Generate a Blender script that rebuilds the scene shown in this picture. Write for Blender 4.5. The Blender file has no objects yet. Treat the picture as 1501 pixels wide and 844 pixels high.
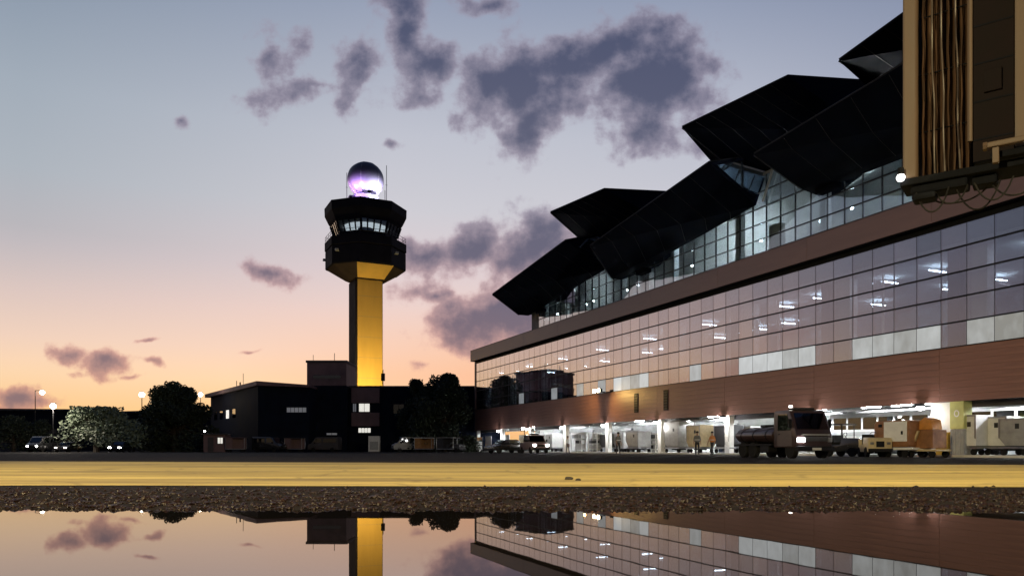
import bpy, bmesh, math, random
from mathutils import Vector, Matrix
R = math.radians
SC = bpy.context.scene
COL = SC.collection
random.seed(7)

# ------------------------------------------------------------------ camera
cam = bpy.data.cameras.new('camera')
cam.sensor_width = 36.0
cam.lens = 1100 / 1501 * 36.0
cam.shift_y = 235 / 1501
cam.clip_start = 0.05
cam.clip_end = 9000
cam_ob = bpy.data.objects.new('camera', cam)
COL.objects.link(cam_ob)
cam_ob.location = (0, 0, 0.5)
cam_ob.rotation_euler = (R(90), 0, 0)
SC.camera = cam_ob

# ------------------------------------------------------------------ sky
SUN_AZ = R(-18)          # behind the low buildings left of the tower
W = bpy.data.worlds.new('World')
SC.world = W
W.use_nodes = True
W.cycles.sampling_method = 'MANUAL'
W.cycles.sample_map_resolution = 256
nt = W.node_tree
for n in list(nt.nodes):
    nt.nodes.remove(n)
def N(t, **k):
    n = nt.nodes.new(t)
    for a, b in k.items():
        setattr(n, a, b)
    return n
def L(a, b): nt.links.new(a, b)
def M(op, a, b=None, c=None, clamp=False):
    n = N('ShaderNodeMath', operation=op, use_clamp=clamp)
    for i, v in enumerate((a, b, c)):
        if v is None: continue
        if isinstance(v, (int, float)): n.inputs[i].default_value = v
        else: L(v, n.inputs[i])
    return n.outputs[0]
def lin(c):
    return tuple((x / 255 / 12.92) if x / 255 <= 0.04045 else ((x / 255 + 0.055) / 1.055) ** 2.4 for x in c) + (1,)
def RAMP(fac, stops, interp='LINEAR'):
    n = N('ShaderNodeValToRGB')
    n.color_ramp.interpolation = interp
    el = n.color_ramp.elements
    while len(el) < len(stops): el.new(0.5)
    for e, (p, c) in zip(el, stops):
        e.position = p; e.color = c
    L(fac, n.inputs[0])
    return n.outputs[0]
def MIX(f, a, b, mode='MIX'):
    n = N('ShaderNodeMix', data_type='RGBA', blend_type=mode)
    for s, v in ((n.inputs[0], f), (n.inputs[6], a), (n.inputs[7], b)):
        if isinstance(v, (int, float)): s.default_value = v
        elif isinstance(v, tuple): s.default_value = v
        else: L(v, s)
    return n.outputs[2]
tc = N('ShaderNodeTexCoord')
sep = N('ShaderNodeSeparateXYZ'); L(tc.outputs['Generated'], sep.inputs[0])
dx, dy, dz = sep.outputs
elev = M('MAXIMUM', dz, 0.0)
base = RAMP(elev, [
    (0.000, lin((243, 186, 122))), (0.040, lin((252, 204, 142))), (0.085, lin((251, 215, 176))),
    (0.125, lin((246, 214, 194))), (0.175, lin((238, 211, 204))), (0.225, lin((223, 207, 210))),
    (0.300, lin((206, 205, 213))), (0.380, lin((193, 196, 208))), (0.510, lin((152, 162, 184))),
    (0.700, lin((92, 108, 138))), (1.000, lin((56, 70, 102)))])
# greyer and cooler above the afterglow towards the south-west
az = M('ARCTAN2', dx, dy)
def clamp01(v): return M('MINIMUM', M('MAXIMUM', v, 0.0), 1.0)
teal = M('MULTIPLY', clamp01(M('MULTIPLY', M('ADD', az, 0.16), -2.4)), clamp01(M('MULTIPLY', M('SUBTRACT', elev, 0.10), 7.0)))
base = MIX(teal, base, MIX(1.0, base, (.68, .76, .78, 1), 'MULTIPLY'))
glow = M('MULTIPLY', clamp01(M('MULTIPLY', M('ADD', az, 0.36), 3.2)), clamp01(M('SUBTRACT', 1.0, M('ABSOLUTE', M('MULTIPLY', M('SUBTRACT', elev, 0.095), 11.0)))))
base = MIX(M('MULTIPLY', glow, 0.75), base, lin((252, 188, 152)))
# the sky dims away from the afterglow
dot = M('ADD', M('MULTIPLY', dx, math.sin(SUN_AZ)), M('MULTIPLY', dy, math.cos(SUN_AZ)))
west = M('MULTIPLY', M('ADD', dot, 1.0), 0.5)
dim = RAMP(west, [(0.0, (0.09, 0.12, 0.20, 1)), (0.40, (0.14, 0.18, 0.28, 1)), (0.65, (0.34, 0.38, 0.50, 1)), (0.76, (0.48, 0.54, 0.67, 1)), (0.87, (.92, .93, .96, 1)), (0.94, (1, 1, 1, 1))])
base = MIX(1.0, base, dim, 'MULTIPLY')
# clouds: soft banks, each a place in the sky, broken up by noise
px = M('DIVIDE', dx, M('MAXIMUM', dy, 0.05))
pz = M('DIVIDE', dz, M('MAXIMUM', dy, 0.05))
pc = N('ShaderNodeCombineXYZ'); L(px, pc.inputs[0]); L(pz, pc.inputs[1])
nz = N('ShaderNodeTexNoise'); nz.inputs['Scale'].default_value = 19; nz.inputs['Detail'].default_value = 8; nz.inputs['Roughness'].default_value = 0.57
L(pc.outputs[0], nz.inputs['Vector'])
wn = N('ShaderNodeTexNoise'); wn.inputs['Scale'].default_value = 14; wn.inputs['Detail'].default_value = 4
L(pc.outputs[0], wn.inputs['Vector'])
wv = N('ShaderNodeVectorMath', operation='MULTIPLY_ADD')
L(wn.outputs['Color'], wv.inputs[0]); wv.inputs[1].default_value = (0.036, 0.036, 0); wv.inputs[2].default_value = (-0.018, -0.018, 0)
wa = N('ShaderNodeVectorMath', operation='ADD'); L(pc.outputs[0], wa.inputs[0]); L(wv.outputs[0], wa.inputs[1])
BLOBS = [  # azimuth tangent, elevation tangent, half width, half height, turn, weight
    (0.010, 0.475, .070, .056, 0, 1.15), (0.020, 0.430, .040, .042, 0, .85), (0.085, 0.512, .080, .034, 24, 1.15), (.045, .500, .05, .03, 10, 1.0), (.120, .530, .05, .03, 20, 1.0),
    (0.150, 0.542, .046, .028, 0, 1.0), (0.190, 0.492, .068, .066, 0, 1.25), (0.178, 0.432, .050, .030, 10, .8),
    (0.232, 0.525, .022, .032, 0, .8), (-.015, .420, .030, .018, 0, .5),
    (-.140, .555, .026, .055, 12, .9), (-.118, .510, .034, .040, 15, .9), (-.128, .468, .034, .016, 0, .45), (-.150, .592, .03, .025, 0, .6),
    (-.205, .505, .034, .040, 8, .85), (-.218, .470, .020, .018, 0, .5), (-.300, .468, .052, .018, 12, .75), (-.262, .482, .04, .010, -8, .6), (-.318, .528, .036, .026, 20, .5),
    (-.035, .590, .036, .014, 0, .8), (-.441, .434, .013, .008, 0, .6), (-.160, .402, .010, .006, 0, .6),
    (-.318, .238, .040, .011, -16, .65), (-.296, .226, .020, .012, 0, .5), (0.245, 0.400, .025, .020, 0, .45),
    (-.060, .264, .060, .026, 14, 1.05), (-.110, .258, .060, .022, 0, .9), (-.030, .288, .030, .020, 10, .7), (-.100, .205, .022, .009, 0, .8), (-.128, .215, .045, .020, 0, .5),
    (.028, .262, .062, .044, 30, 1.0), (.060, .300, .030, .022, 20, .7), (.000, .225, .040, .012, 5, .35),
    (-.020, .170, .080, .032, 8, 1.25), (.040, .185, .070, .040, 0, 1.25), (-.060, .160, .030, .016, -10, .8), (-.010, .148, .035, .014, -10, .7),
    (-.588, .124, .024, .014, 0, 1.0), (-.542, .116, .036, .018, -8, .95), (-.520, .108, .018, .010, -20, .6), (-.585, .100, .015, .005, 0, .35),
    (-.478, .108, .011, .005, -15, .55), (-.490, .140, .014, .003, 3, .6), (-.347, .132, .012, .003, 3, .6), (-.500, .090, .022, .0035, 0, .5),
    (-.670, .066, .045, .015, -4, .9), (-.630, .060, .03, .010, 0, .6), (-.120, .110, .010, .005, 0, .35)]
dens = None
for bx, bz, hw, hh, rot, wgt in BLOBS:
    mp = N('ShaderNodeMapping'); mp.vector_type = 'TEXTURE'
    L(wa.outputs[0], mp.inputs[0])
    mp.inputs['Location'].default_value = (bx, bz, 0)
    mp.inputs['Rotation'].default_value = (0, 0, R(rot))
    mp.inputs['Scale'].default_value = (hw * 1.62, hh * 1.62, 1)
    ln = N('ShaderNodeVectorMath', operation='LENGTH'); L(mp.outputs[0], ln.inputs[0])
    v = M('MULTIPLY', M('SUBTRACT', 1.0, ln.outputs['Value']), wgt)
    dens = v if dens is None else M('SMOOTH_MAX', dens, v, 0.12)
fbm = M('SUBTRACT', nz.outputs['Fac'], 0.5)
raw = M('ADD', M('MAXIMUM', dens, -0.6), M('MULTIPLY', fbm, 1.9))
front = M('GREATER_THAN', dy, 0.06)
d1 = N('ShaderNodeMapRange', interpolation_type='SMOOTHSTEP'); L(raw, d1.inputs[0])
d1.inputs[1].default_value = 0.06; d1.inputs[2].default_value = 0.46
cden = M('MULTIPLY', d1.outputs[0], front)
# the same broken banks go on round the rest of the sky, out of the frame
n2 = N('ShaderNodeTexNoise'); n2.inputs['Scale'].default_value = 3.2; n2.inputs['Detail'].default_value = 7
mp2 = N('ShaderNodeMapping'); L(tc.outputs['Generated'], mp2.inputs[0]); mp2.inputs['Scale'].default_value = (1, 1, 2.2)
L(mp2.outputs[0], n2.inputs['Vector'])
d2 = N('ShaderNodeMapRange', interpolation_type='SMOOTHSTEP'); L(n2.outputs['Fac'], d2.inputs[0])
d2.inputs[1].default_value = 0.56; d2.inputs[2].default_value = 0.74
off = N('ShaderNodeMapRange', interpolation_type='SMOOTHSTEP'); L(M('ABSOLUTE', az), off.inputs[0])
off.inputs[1].default_value = 0.62; off.inputs[2].default_value = 0.8
cden = M('MAXIMUM', cden, M('MULTIPLY', d2.outputs[0], off.outputs[0]))
ccol = RAMP(elev, [(0.0, lin((122, 104, 116))), (0.10, lin((112, 98, 116))), (0.20, lin((88, 86, 112))), (0.32, lin((82, 84, 110))), (0.50, lin((68, 74, 104))), (1.0, lin((50, 58, 90)))])
rim = RAMP(elev, [(0.0, lin((226, 160, 128))), (0.16, lin((214, 168, 164))), (0.3, lin((172, 162, 178))), (1.0, lin((120, 124, 150)))])
core = N('ShaderNodeMapRange', interpolation_type='SMOOTHSTEP'); L(raw, core.inputs[0])
core.inputs[1].default_value = 0.08; core.inputs[2].default_value = 0.95
cc = MIX(core.outputs[0], rim, ccol)
cc = MIX(1.0, cc, dim, 'MULTIPLY')
skyc = MIX(M('MULTIPLY', cden, 0.93), base, cc)
bg = N('ShaderNodeBackground'); L(skyc, bg.inputs[0]); bg.inputs[1].default_value = 0.97
sk = N('ShaderNodeTexSky', sky_type='NISHITA'); sk.sun_disc = False
sk.sun_elevation = R(0.4); sk.sun_rotation = SUN_AZ; sk.dust_density = 2.0
bg2 = N('ShaderNodeBackground'); L(sk.outputs[0], bg2.inputs[0]); bg2.inputs[1].default_value = 0.012
ad = N('ShaderNodeAddShader'); L(bg.outputs[0], ad.inputs[0]); L(bg2.outputs[0], ad.inputs[1])
wo = N('ShaderNodeOutputWorld'); L(ad.outputs[0], wo.inputs[0])

# ------------------------------------------------------------------ the last of the sun
sun = bpy.data.lights.new('sun', 'SUN'); sun.energy = 0.05; sun.angle = R(2); sun.color = (1, .62, .42)
sun_ob = bpy.data.objects.new('sun', sun); COL.objects.link(sun_ob)
sd = Vector((math.sin(SUN_AZ), math.cos(SUN_AZ), math.tan(R(1.2))))
sun_ob.rotation_euler = sd.to_track_quat('Z', 'Y').to_euler()

SC.view_settings.view_transform = 'Standard'
SC.view_settings.look = 'None'
SC.view_settings.exposure = 0
SC.view_settings.gamma = 1
SC.cycles.use_denoising = True
SC.cycles.max_bounces = 6
SC.cycles.transparent_max_bounces = 16
SC.cycles.sample_clamp_indirect = 4
SC.cycles.caustics_reflective = False
SC.cycles.caustics_refractive = False

# ------------------------------------------------------------------ materials
MATS = {}
def pbr(name, col, rough=0.6, metal=0.0, var=0.25, scale=3.0, bump=0.0, bscale=None, stretch=(1, 1, 1), spec=0.5, coat=0.0):
    m = bpy.data.materials.new(name); m.use_nodes = True
    t = m.node_tree; b = t.nodes['Principled BSDF']
    b.inputs['Roughness'].default_value = rough
    b.inputs['Metallic'].default_value = metal
    b.inputs['Specular IOR Level'].default_value = spec
    b.inputs['Coat Weight'].default_value = coat
    c = t.nodes.new('ShaderNodeTexCoord'); mp = t.nodes.new('ShaderNodeMapping'); mp.inputs['Scale'].default_value = stretch
    t.links.new(c.outputs['Object'], mp.inputs[0])
    n = t.nodes.new('ShaderNodeTexNoise'); n.inputs['Scale'].default_value = scale; n.inputs['Detail'].default_value = 6; n.inputs['Roughness'].default_value = 0.62
    t.links.new(mp.outputs[0], n.inputs['Vector'])
    r = t.nodes.new('ShaderNodeValToRGB')
    r.color_ramp.elements[0].position = 0.3; r.color_ramp.elements[1].position = 0.72
    r.color_ramp.elements[0].color = tuple(max(0, x * (1 - var)) for x in col) + (1,)
    r.color_ramp.elements[1].color = tuple(min(1, x * (1 + var)) for x in col) + (1,)
    t.links.new(n.outputs['Fac'], r.inputs[0]); t.links.new(r.outputs[0], b.inputs['Base Color'])
    if rough < 0.95:
        rr = t.nodes.new('ShaderNodeMapRange'); rr.inputs[3].default_value = max(0.02, rough * 0.8); rr.inputs[4].default_value = min(1, rough * 1.25)
        t.links.new(n.outputs['Fac'], rr.inputs[0]); t.links.new(rr.outputs[0], b.inputs['Roughness'])
    if bump:
        n2 = t.nodes.new('ShaderNodeTexNoise'); n2.inputs['Scale'].default_value = bscale or scale * 4; n2.inputs['Detail'].default_value = 4
        t.links.new(mp.outputs[0], n2.inputs['Vector'])
        bp = t.nodes.new('ShaderNodeBump'); bp.inputs['Strength'].default_value = bump; bp.inputs['Distance'].default_value = 0.02
        t.links.new(n2.outputs['Fac'], bp.inputs['Height']); t.links.new(bp.outputs[0], b.inputs['Normal'])
    MATS[name] = m
    return m
def emit(name, col, strength):
    m = bpy.data.materials.new(name); m.use_nodes = True
    b = m.node_tree.nodes['Principled BSDF']
    b.inputs['Base Color'].default_value = (.8, .8, .8, 1)
    b.inputs['Emission Color'].default_value = tuple(col) + (1,)
    b.inputs['Emission Strength'].default_value = strength
    # a faint unevenness, as of a dusty diffuser
    t = m.node_tree; n = t.nodes.new('ShaderNodeTexNoise'); n.inputs['Scale'].default_value = 4
    mr = t.nodes.new('ShaderNodeMapRange'); mr.inputs[3].default_value = strength * .85; mr.inputs[4].default_value = strength * 1.15
    t.links.new(n.outputs['Fac'], mr.inputs[0]); t.links.new(mr.outputs[0], b.inputs['Emission Strength'])
    MATS[name] = m
    return m
def glass(name, tint, refl0, rough=0.02, power=2.2, wave=0.0, gtint=(1, 1, 1)):
    """coated sheet glass: part mirror, part see-through"""
    m = bpy.data.materials.new(name); m.use_nodes = True
    t = m.node_tree; t.nodes.clear()
    o = t.nodes.new('ShaderNodeOutputMaterial'); mx = t.nodes.new('ShaderNodeMixShader')
    tr = t.nodes.new('ShaderNodeBsdfTransparent'); tr.inputs[0].default_value = tuple(tint) + (1,)
    gl = t.nodes.new('ShaderNodeBsdfGlossy'); gl.inputs['Roughness'].default_value = rough; gl.inputs['Color'].default_value = tuple(gtint) + (1,)
    lw = t.nodes.new('ShaderNodeLayerWeight'); lw.inputs[0].default_value = 0.5
    p = t.nodes.new('ShaderNodeMath'); p.operation = 'POWER'; p.inputs[1].default_value = power
    t.links.new(lw.outputs['Facing'], p.inputs[0])
    mr = t.nodes.new('ShaderNodeMapRange'); mr.inputs[3].default_value = refl0; mr.inputs[4].default_value = 0.95
    t.links.new(p.outputs[0], mr.inputs[0]); t.links.new(mr.outputs[0], mx.inputs[0])
    t.links.new(tr.outputs[0], mx.inputs[1]); t.links.new(gl.outputs[0], mx.inputs[2]); t.links.new(mx.outputs[0], o.inputs[0])
    if wave:
        oi = t.nodes.new('ShaderNodeObjectInfo'); c = t.nodes.new('ShaderNodeTexCoord')
        ad = t.nodes.new('ShaderNodeVectorMath'); ad.operation = 'ADD'
        t.links.new(c.outputs['Object'], ad.inputs[0]); t.links.new(oi.outputs['Location'], ad.inputs[1])
        n = t.nodes.new('ShaderNodeTexNoise'); n.inputs['Scale'].default_value = 0.7; n.inputs['Detail'].default_value = 2
        t.links.new(ad.outputs[0], n.inputs['Vector'])
        bp = t.nodes.new('ShaderNodeBump'); bp.inputs['Strength'].default_value = wave; bp.inputs['Distance'].default_value = 0.05
        t.links.new(n.outputs['Fac'], bp.inputs['Height'])
        # no two sheets hang quite true: a fraction of a degree of tilt each
        wn_ = t.nodes.new('ShaderNodeTexWhiteNoise'); wn_.noise_dimensions = '1D'; t.links.new(oi.outputs['Random'], wn_.inputs['W'])
        tl = t.nodes.new('ShaderNodeVectorMath'); tl.operation = 'MULTIPLY_ADD'; tl.inputs[1].default_value = (.014, .014, .014); tl.inputs[2].default_value = (-.007, -.007, -.007)
        t.links.new(wn_.outputs['Color'], tl.inputs[0])
        na = t.nodes.new('ShaderNodeVectorMath'); na.operation = 'ADD'; t.links.new(bp.outputs[0], na.inputs[0]); t.links.new(tl.outputs[0], na.inputs[1])
        nn_ = t.nodes.new('ShaderNodeVectorMath'); nn_.operation = 'NORMALIZE'; t.links.new(na.outputs[0], nn_.inputs[0]); t.links.new(nn_.outputs[0], gl.inputs['Normal'])
        rv = t.nodes.new('ShaderNodeMath'); rv.operation = 'MULTIPLY_ADD'; rv.inputs[1].default_value = .07; rv.inputs[2].default_value = -.035
        t.links.new(oi.outputs['Random'], rv.inputs[0])
        ra = t.nodes.new('ShaderNodeMath'); ra.operation = 'ADD'; ra.use_clamp = True; t.links.new(mr.outputs[0], ra.inputs[0]); t.links.new(rv.outputs[0], ra.inputs[1])
        t.links.new(ra.outputs[0], mx.inputs[0])
    MATS[name] = m
    return m
def frosted(name, col, trans=0.55):
    m = bpy.data.materials.new(name); m.use_nodes = True
    t = m.node_tree; t.nodes.clear()
    o = t.nodes.new('ShaderNodeOutputMaterial'); mx = t.nodes.new('ShaderNodeMixShader'); mx.inputs[0].default_value = trans
    d = t.nodes.new('ShaderNodeBsdfDiffuse'); tl = t.nodes.new('ShaderNodeBsdfTranslucent')
    oi = t.nodes.new('ShaderNodeObjectInfo')
    r = t.nodes.new('ShaderNodeValToRGB'); r.color_ramp.elements[0].color = tuple(x * .6 for x in col) + (1,); r.color_ramp.elements[1].color = tuple(col) + (1,)
    t.links.new(oi.outputs['Random'], r.inputs[0])
    t.links.new(r.outputs[0], d.inputs[0]); t.links.new(r.outputs[0], tl.inputs[0])
    t.links.new(d.outputs[0], mx.inputs[1]); t.links.new(tl.outputs[0], mx.inputs[2])
    gl = t.nodes.new('ShaderNodeBsdfGlossy'); gl.inputs['Roughness'].default_value = 0.05
    lw = t.nodes.new('ShaderNodeLayerWeight'); lw.inputs[0].default_value = 0.35
    m2 = t.nodes.new('ShaderNodeMixShader'); t.links.new(lw.outputs['Fresnel'], m2.inputs[0])
    t.links.new(mx.outputs[0], m2.inputs[1]); t.links.new(gl.outputs[0], m2.inputs[2]); t.links.new(m2.outputs[0], o.inputs[0])
    MATS[name] = m
    return m

# ------------------------------------------------------------------ mesh helpers
class MB:
    def __init__(s): s.v = []; s.f = []; s.m = []; s.cur = 0
    def add(s, vs, fs):
        o = len(s.v); s.v += [tuple(p) for p in vs]; s.f += [tuple(i + o for i in f) for f in fs]; s.m += [s.cur] * len(fs); return s
    def box(s, x0, x1, y0, y1, z0, z1):
        vs = [(x0, y0, z0), (x1, y0, z0), (x1, y1, z0), (x0, y1, z0), (x0, y0, z1), (x1, y0, z1), (x1, y1, z1), (x0, y1, z1)]
        return s.add(vs, [(0, 3, 2, 1), (4, 5, 6, 7), (0, 1, 5, 4), (1, 2, 6, 5), (2, 3, 7, 6), (3, 0, 4, 7)])
    def cbox(s, x0, x1, y0, y1, z0, z1, c=0.03):
        """box with all vertical and horizontal edges chamfered"""
        bm = bmesh.new(); bmesh.ops.create_cube(bm, size=1)
        for v in bm.verts: v.co = Vector(((x0 + x1) / 2 + v.co.x * (x1 - x0), (y0 + y1) / 2 + v.co.y * (y1 - y0), (z0 + z1) / 2 + v.co.z * (z1 - z0)))
        bmesh.ops.bevel(bm, geom=bm.edges[:] + bm.verts[:], offset=c, segments=2, profile=0.6, affect='EDGES')
        return s.frombm(bm)
    def frombm(s, bm):
        bm.verts.index_update()
        s.add([v.co[:] for v in bm.verts], [[v.index for v in f.verts] for f in bm.faces]); bm.free(); return s
    def prism(s, pts, y0, y1, axis='y', bev=0.0):
        """polygon in the plane across an axis, pulled along that axis"""
        n = len(pts)
        def P(a, b, t): return (a, t, b) if axis == 'y' else ((t, a, b) if axis == 'x' else (a, b, t))
        vs = [P(a, b, y0) for a, b in pts] + [P(a, b, y1) for a, b in pts]
        fs = [tuple(range(n)), tuple(range(2 * n - 1, n - 1, -1))] + [(i, i + n, (i + 1) % n + n, (i + 1) % n) for i in range(n)]
        if not bev: return s.add(vs, fs)
        bm = bmesh.new(); bv = [bm.verts.new(v) for v in vs]
        for f in fs: bm.faces.new([bv[i] for i in f])
        bmesh.ops.recalc_face_normals(bm, faces=bm.faces[:])
        bmesh.ops.bevel(bm, geom=bm.edges[:], offset=bev, segments=2, profile=0.6, affect='EDGES')
        return s.frombm(bm)
    def tube(s, p0, p1, r, n=8, r1=None, caps=True):
        p0 = Vector(p0); p1 = Vector(p1); r1 = r if r1 is None else r1
        a = (p1 - p0).normalized(); u = a.orthogonal().normalized(); w = a.cross(u)
        vs = []
        for p, q in ((p0, r), (p1, r1)):
            for i in range(n):
                t = 2 * math.pi * i / n; vs.append(p + (u * math.cos(t) + w * math.sin(t)) * q)
        fs = [(i, (i + 1) % n, (i + 1) % n + n, i + n) for i in range(n)]
        if caps: fs += [tuple(range(n - 1, -1, -1)), tuple(range(n, 2 * n))]
        return s.add(vs, fs)
    def path(s, pts, r, n=6):
        pts = [Vector(p) for p in pts]; vs = []; fs = []
        for k, p in enumerate(pts):
            a = (pts[min(k + 1, len(pts) - 1)] - pts[max(k - 1, 0)]).normalized()
            u = a.cross(Vector((0.13, 0.21, 0.97))).normalized(); w = a.cross(u)
            for i in range(n):
                t = 2 * math.pi * i / n; vs.append(p + (u * math.cos(t) + w * math.sin(t)) * r)
        for k in range(len(pts) - 1):
            for i in range(n): fs.append((k * n + i, k * n + (i + 1) % n, (k + 1) * n + (i + 1) % n, (k + 1) * n + i))
        return s.add(vs, fs)
    def lathe(s, prof, n=16, c=(0, 0, 0), start=0.0):
        vs = []; fs = []
        for r, z in prof:
            for i in range(n):
                t = start + 2 * math.pi * i / n; vs.append((c[0] + r * math.cos(t), c[1] + r * math.sin(t), c[2] + z))
        for k in range(len(prof) - 1):
            for i in range(n): fs.append((k * n + i, k * n + (i + 1) % n, (k + 1) * n + (i + 1) % n, (k + 1) * n + i))
        if prof[0][0] > 1e-4: fs.append(tuple(range(n - 1, -1, -1)))
        if prof[-1][0] > 1e-4: fs.append(tuple(range((len(prof) - 1) * n, len(prof) * n)))
        return s.add(vs, fs)
    def mesh(s, name, mat, smooth=False):
        me = bpy.data.meshes.new(name); me.from_pydata(s.v, [], s.f)
        for m in (mat if isinstance(mat, (list, tuple)) else [mat]): me.materials.append(MATS[m] if isinstance(m, str) else m)
        if any(s.m): me.polygons.foreach_set('material_index', s.m)
        bm = bmesh.new(); bm.from_mesh(me); bmesh.ops.recalc_face_normals(bm, faces=bm.faces[:]); bm.to_mesh(me); bm.free()
        if smooth:
            me.polygons.foreach_set('use_smooth', [True] * len(me.polygons))
            me.set_sharp_from_angle(angle=R(38))
        me.update(); return me
    def build(s, name, mat, parent=None, smooth=False, loc=(0, 0, 0), rz=0):
        return obj(name, s.mesh(name, mat, smooth), parent, loc, rz)
def obj(name, me, parent=None, loc=(0, 0, 0), rz=0):
    o = bpy.data.objects.new(name, me); COL.objects.link(o); o.location = loc; o.rotation_euler = (0, 0, rz)
    if parent is not None: o.parent = parent
    return o
def tag(o, label=None, cat=None, group=None, kind=None):
    for k, v in (('label', label), ('category', cat), ('group', group), ('kind', kind)):
        if v: o[k] = v
    return o
def thing(name, label, cat, loc=(0, 0, 0), rz=0, group=None):
    o = bpy.data.objects.new(name, None); COL.objects.link(o); o.location = loc; o.rotation_euler = (0, 0, rz); o.empty_display_size = 0.3
    return tag(o, label, cat, group)
def copy_tree(o, parent=None):
    c = o.copy(); COL.objects.link(c); c.parent = parent
    for ch in list(o.children): copy_tree(ch, c)
    return c
def lamp(name, kind, loc, energy, col, parent=None, **k):
    l = bpy.data.lights.new(name, kind); l.energy = energy; l.color = col
    for a, b in k.items(): setattr(l, a, b)
    o = bpy.data.objects.new(name, l); COL.objects.link(o); o.location = loc
    if parent is not None: o.parent = parent
    return o
def aim(o, target):
    d = Vector(target) - Vector(o.location); o.rotation_euler = d.to_track_quat('-Z', 'Y').to_euler()

pbr('asphalt', (.014, .011, .011), .85, var=.45, scale=1.3, bump=.6, bscale=60, spec=.1)
pbr('kerb_paint', (.62, .60, .56), .7, var=.2, scale=2)
pbr('cladding', (.235, .118, .096), .42, var=.22, scale=1.2, stretch=(.25, 1, 3.0), bump=.05)
pbr('fascia', (.185, .115, .122), .38, var=.14, scale=.8, stretch=(.2, 1, 1))
pbr('black_metal', (.008, .009, .012), .5, var=.3, spec=.08)
pbr('frame_metal', (.020, .021, .026), .4, .6, var=.3)
pbr('wing_metal', (.003, .006, .017), .7, var=.3, scale=.4, spec=.08)
pbr('wing_edge', (.03, .03, .038), .45, .3, var=.3)
pbr('white_paint', (.78, .78, .76), .5, var=.08)
pbr('grey_paint', (.35, .36, .37), .5, var=.15)
pbr('pale_wall', (.66, .68, .66), .65, var=.12, scale=.7)
pbr('interior_floor', (.30, .31, .32), .3, var=.15)
pbr('interior_wall', (.30, .34, .39), .7, var=.45, scale=.35)
pbr('ceiling', (.55, .58, .60), .75, var=.12, scale=.5)
pbr('column_pale', (.62, .66, .68), .5, var=.08)
pbr('concrete', (.26, .25, .245), .8, var=.25, scale=1.1, bump=.2)
pbr('dark_concrete', (.055, .05, .058), .8, var=.3, scale=.6, bump=.15)
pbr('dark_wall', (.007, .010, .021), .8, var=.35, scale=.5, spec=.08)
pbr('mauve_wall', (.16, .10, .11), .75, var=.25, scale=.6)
pbr('tower_wall', (.70, .66, .58), .7, var=.14, scale=.35, stretch=(1, 1, .18), bump=.08)
pbr('rubber', (.015, .015, .016), .8, var=.2, spec=.08)
pbr('steel', (.34, .34, .35), .35, .9, var=.2)
glass('curtain_glass', (.66, .73, .80), .17, .02, 1.2, wave=.06, gtint=(.98, .90, .90))
glass('upper_glass', (.80, .86, .89), .10, .015, 2.0, wave=.04)
glass('dark_glass', (.10, .12, .14), .12, .02, 2.4)
glass('skylight_glass', (.10, .14, .18), .35, .05, 2.0, gtint=(.5, .7, 1))
def lit_pane(name, col, lo, hi):
    """backlit frosted window sheet, each a little brighter or dimmer than the next"""
    m = bpy.data.materials.new(name); m.use_nodes = True
    t = m.node_tree; b = t.nodes['Principled BSDF']; b.inputs['Base Color'].default_value = (.3, .32, .33, 1); b.inputs['Roughness'].default_value = .08
    b.inputs['Emission Color'].default_value = tuple(col) + (1,)
    oi = t.nodes.new('ShaderNodeObjectInfo'); c = t.nodes.new('ShaderNodeTexCoord'); mp = t.nodes.new('ShaderNodeMapping'); mp.inputs['Scale'].default_value = (1.5, 1, .8)
    t.links.new(c.outputs['Object'], mp.inputs[0]); t.links.new(oi.outputs['Location'], mp.inputs['Location'])
    n = t.nodes.new('ShaderNodeTexNoise'); n.inputs['Scale'].default_value = 1.2; n.inputs['Detail'].default_value = 3
    t.links.new(mp.outputs[0], n.inputs['Vector'])
    a_ = t.nodes.new('ShaderNodeMath'); a_.operation = 'MULTIPLY_ADD'; a_.inputs[1].default_value = .8; a_.inputs[2].default_value = -.4
    t.links.new(n.outputs['Fac'], a_.inputs[0])
    s_ = t.nodes.new('ShaderNodeMath'); s_.operation = 'ADD'; t.links.new(a_.outputs[0], s_.inputs[0]); t.links.new(oi.outputs['Random'], s_.inputs[1])
    mr = t.nodes.new('ShaderNodeMapRange'); mr.inputs[3].default_value = lo; mr.inputs[4].default_value = hi
    t.links.new(s_.outputs[0], mr.inputs[0]); t.links.new(mr.outputs[0], b.inputs['Emission Strength'])
    MATS[name] = m
lit_pane('frosted', (.88, .95, 1.0), .16, .56)
emit('tube_light', (.90, .96, 1.0), 42)
emit('bulb_white', (1, .97, .92), 60)
emit('bulb_warm', (1, .80, .50), 60)
emit('soffit_lamp', (1, .98, .94), 40)

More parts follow.
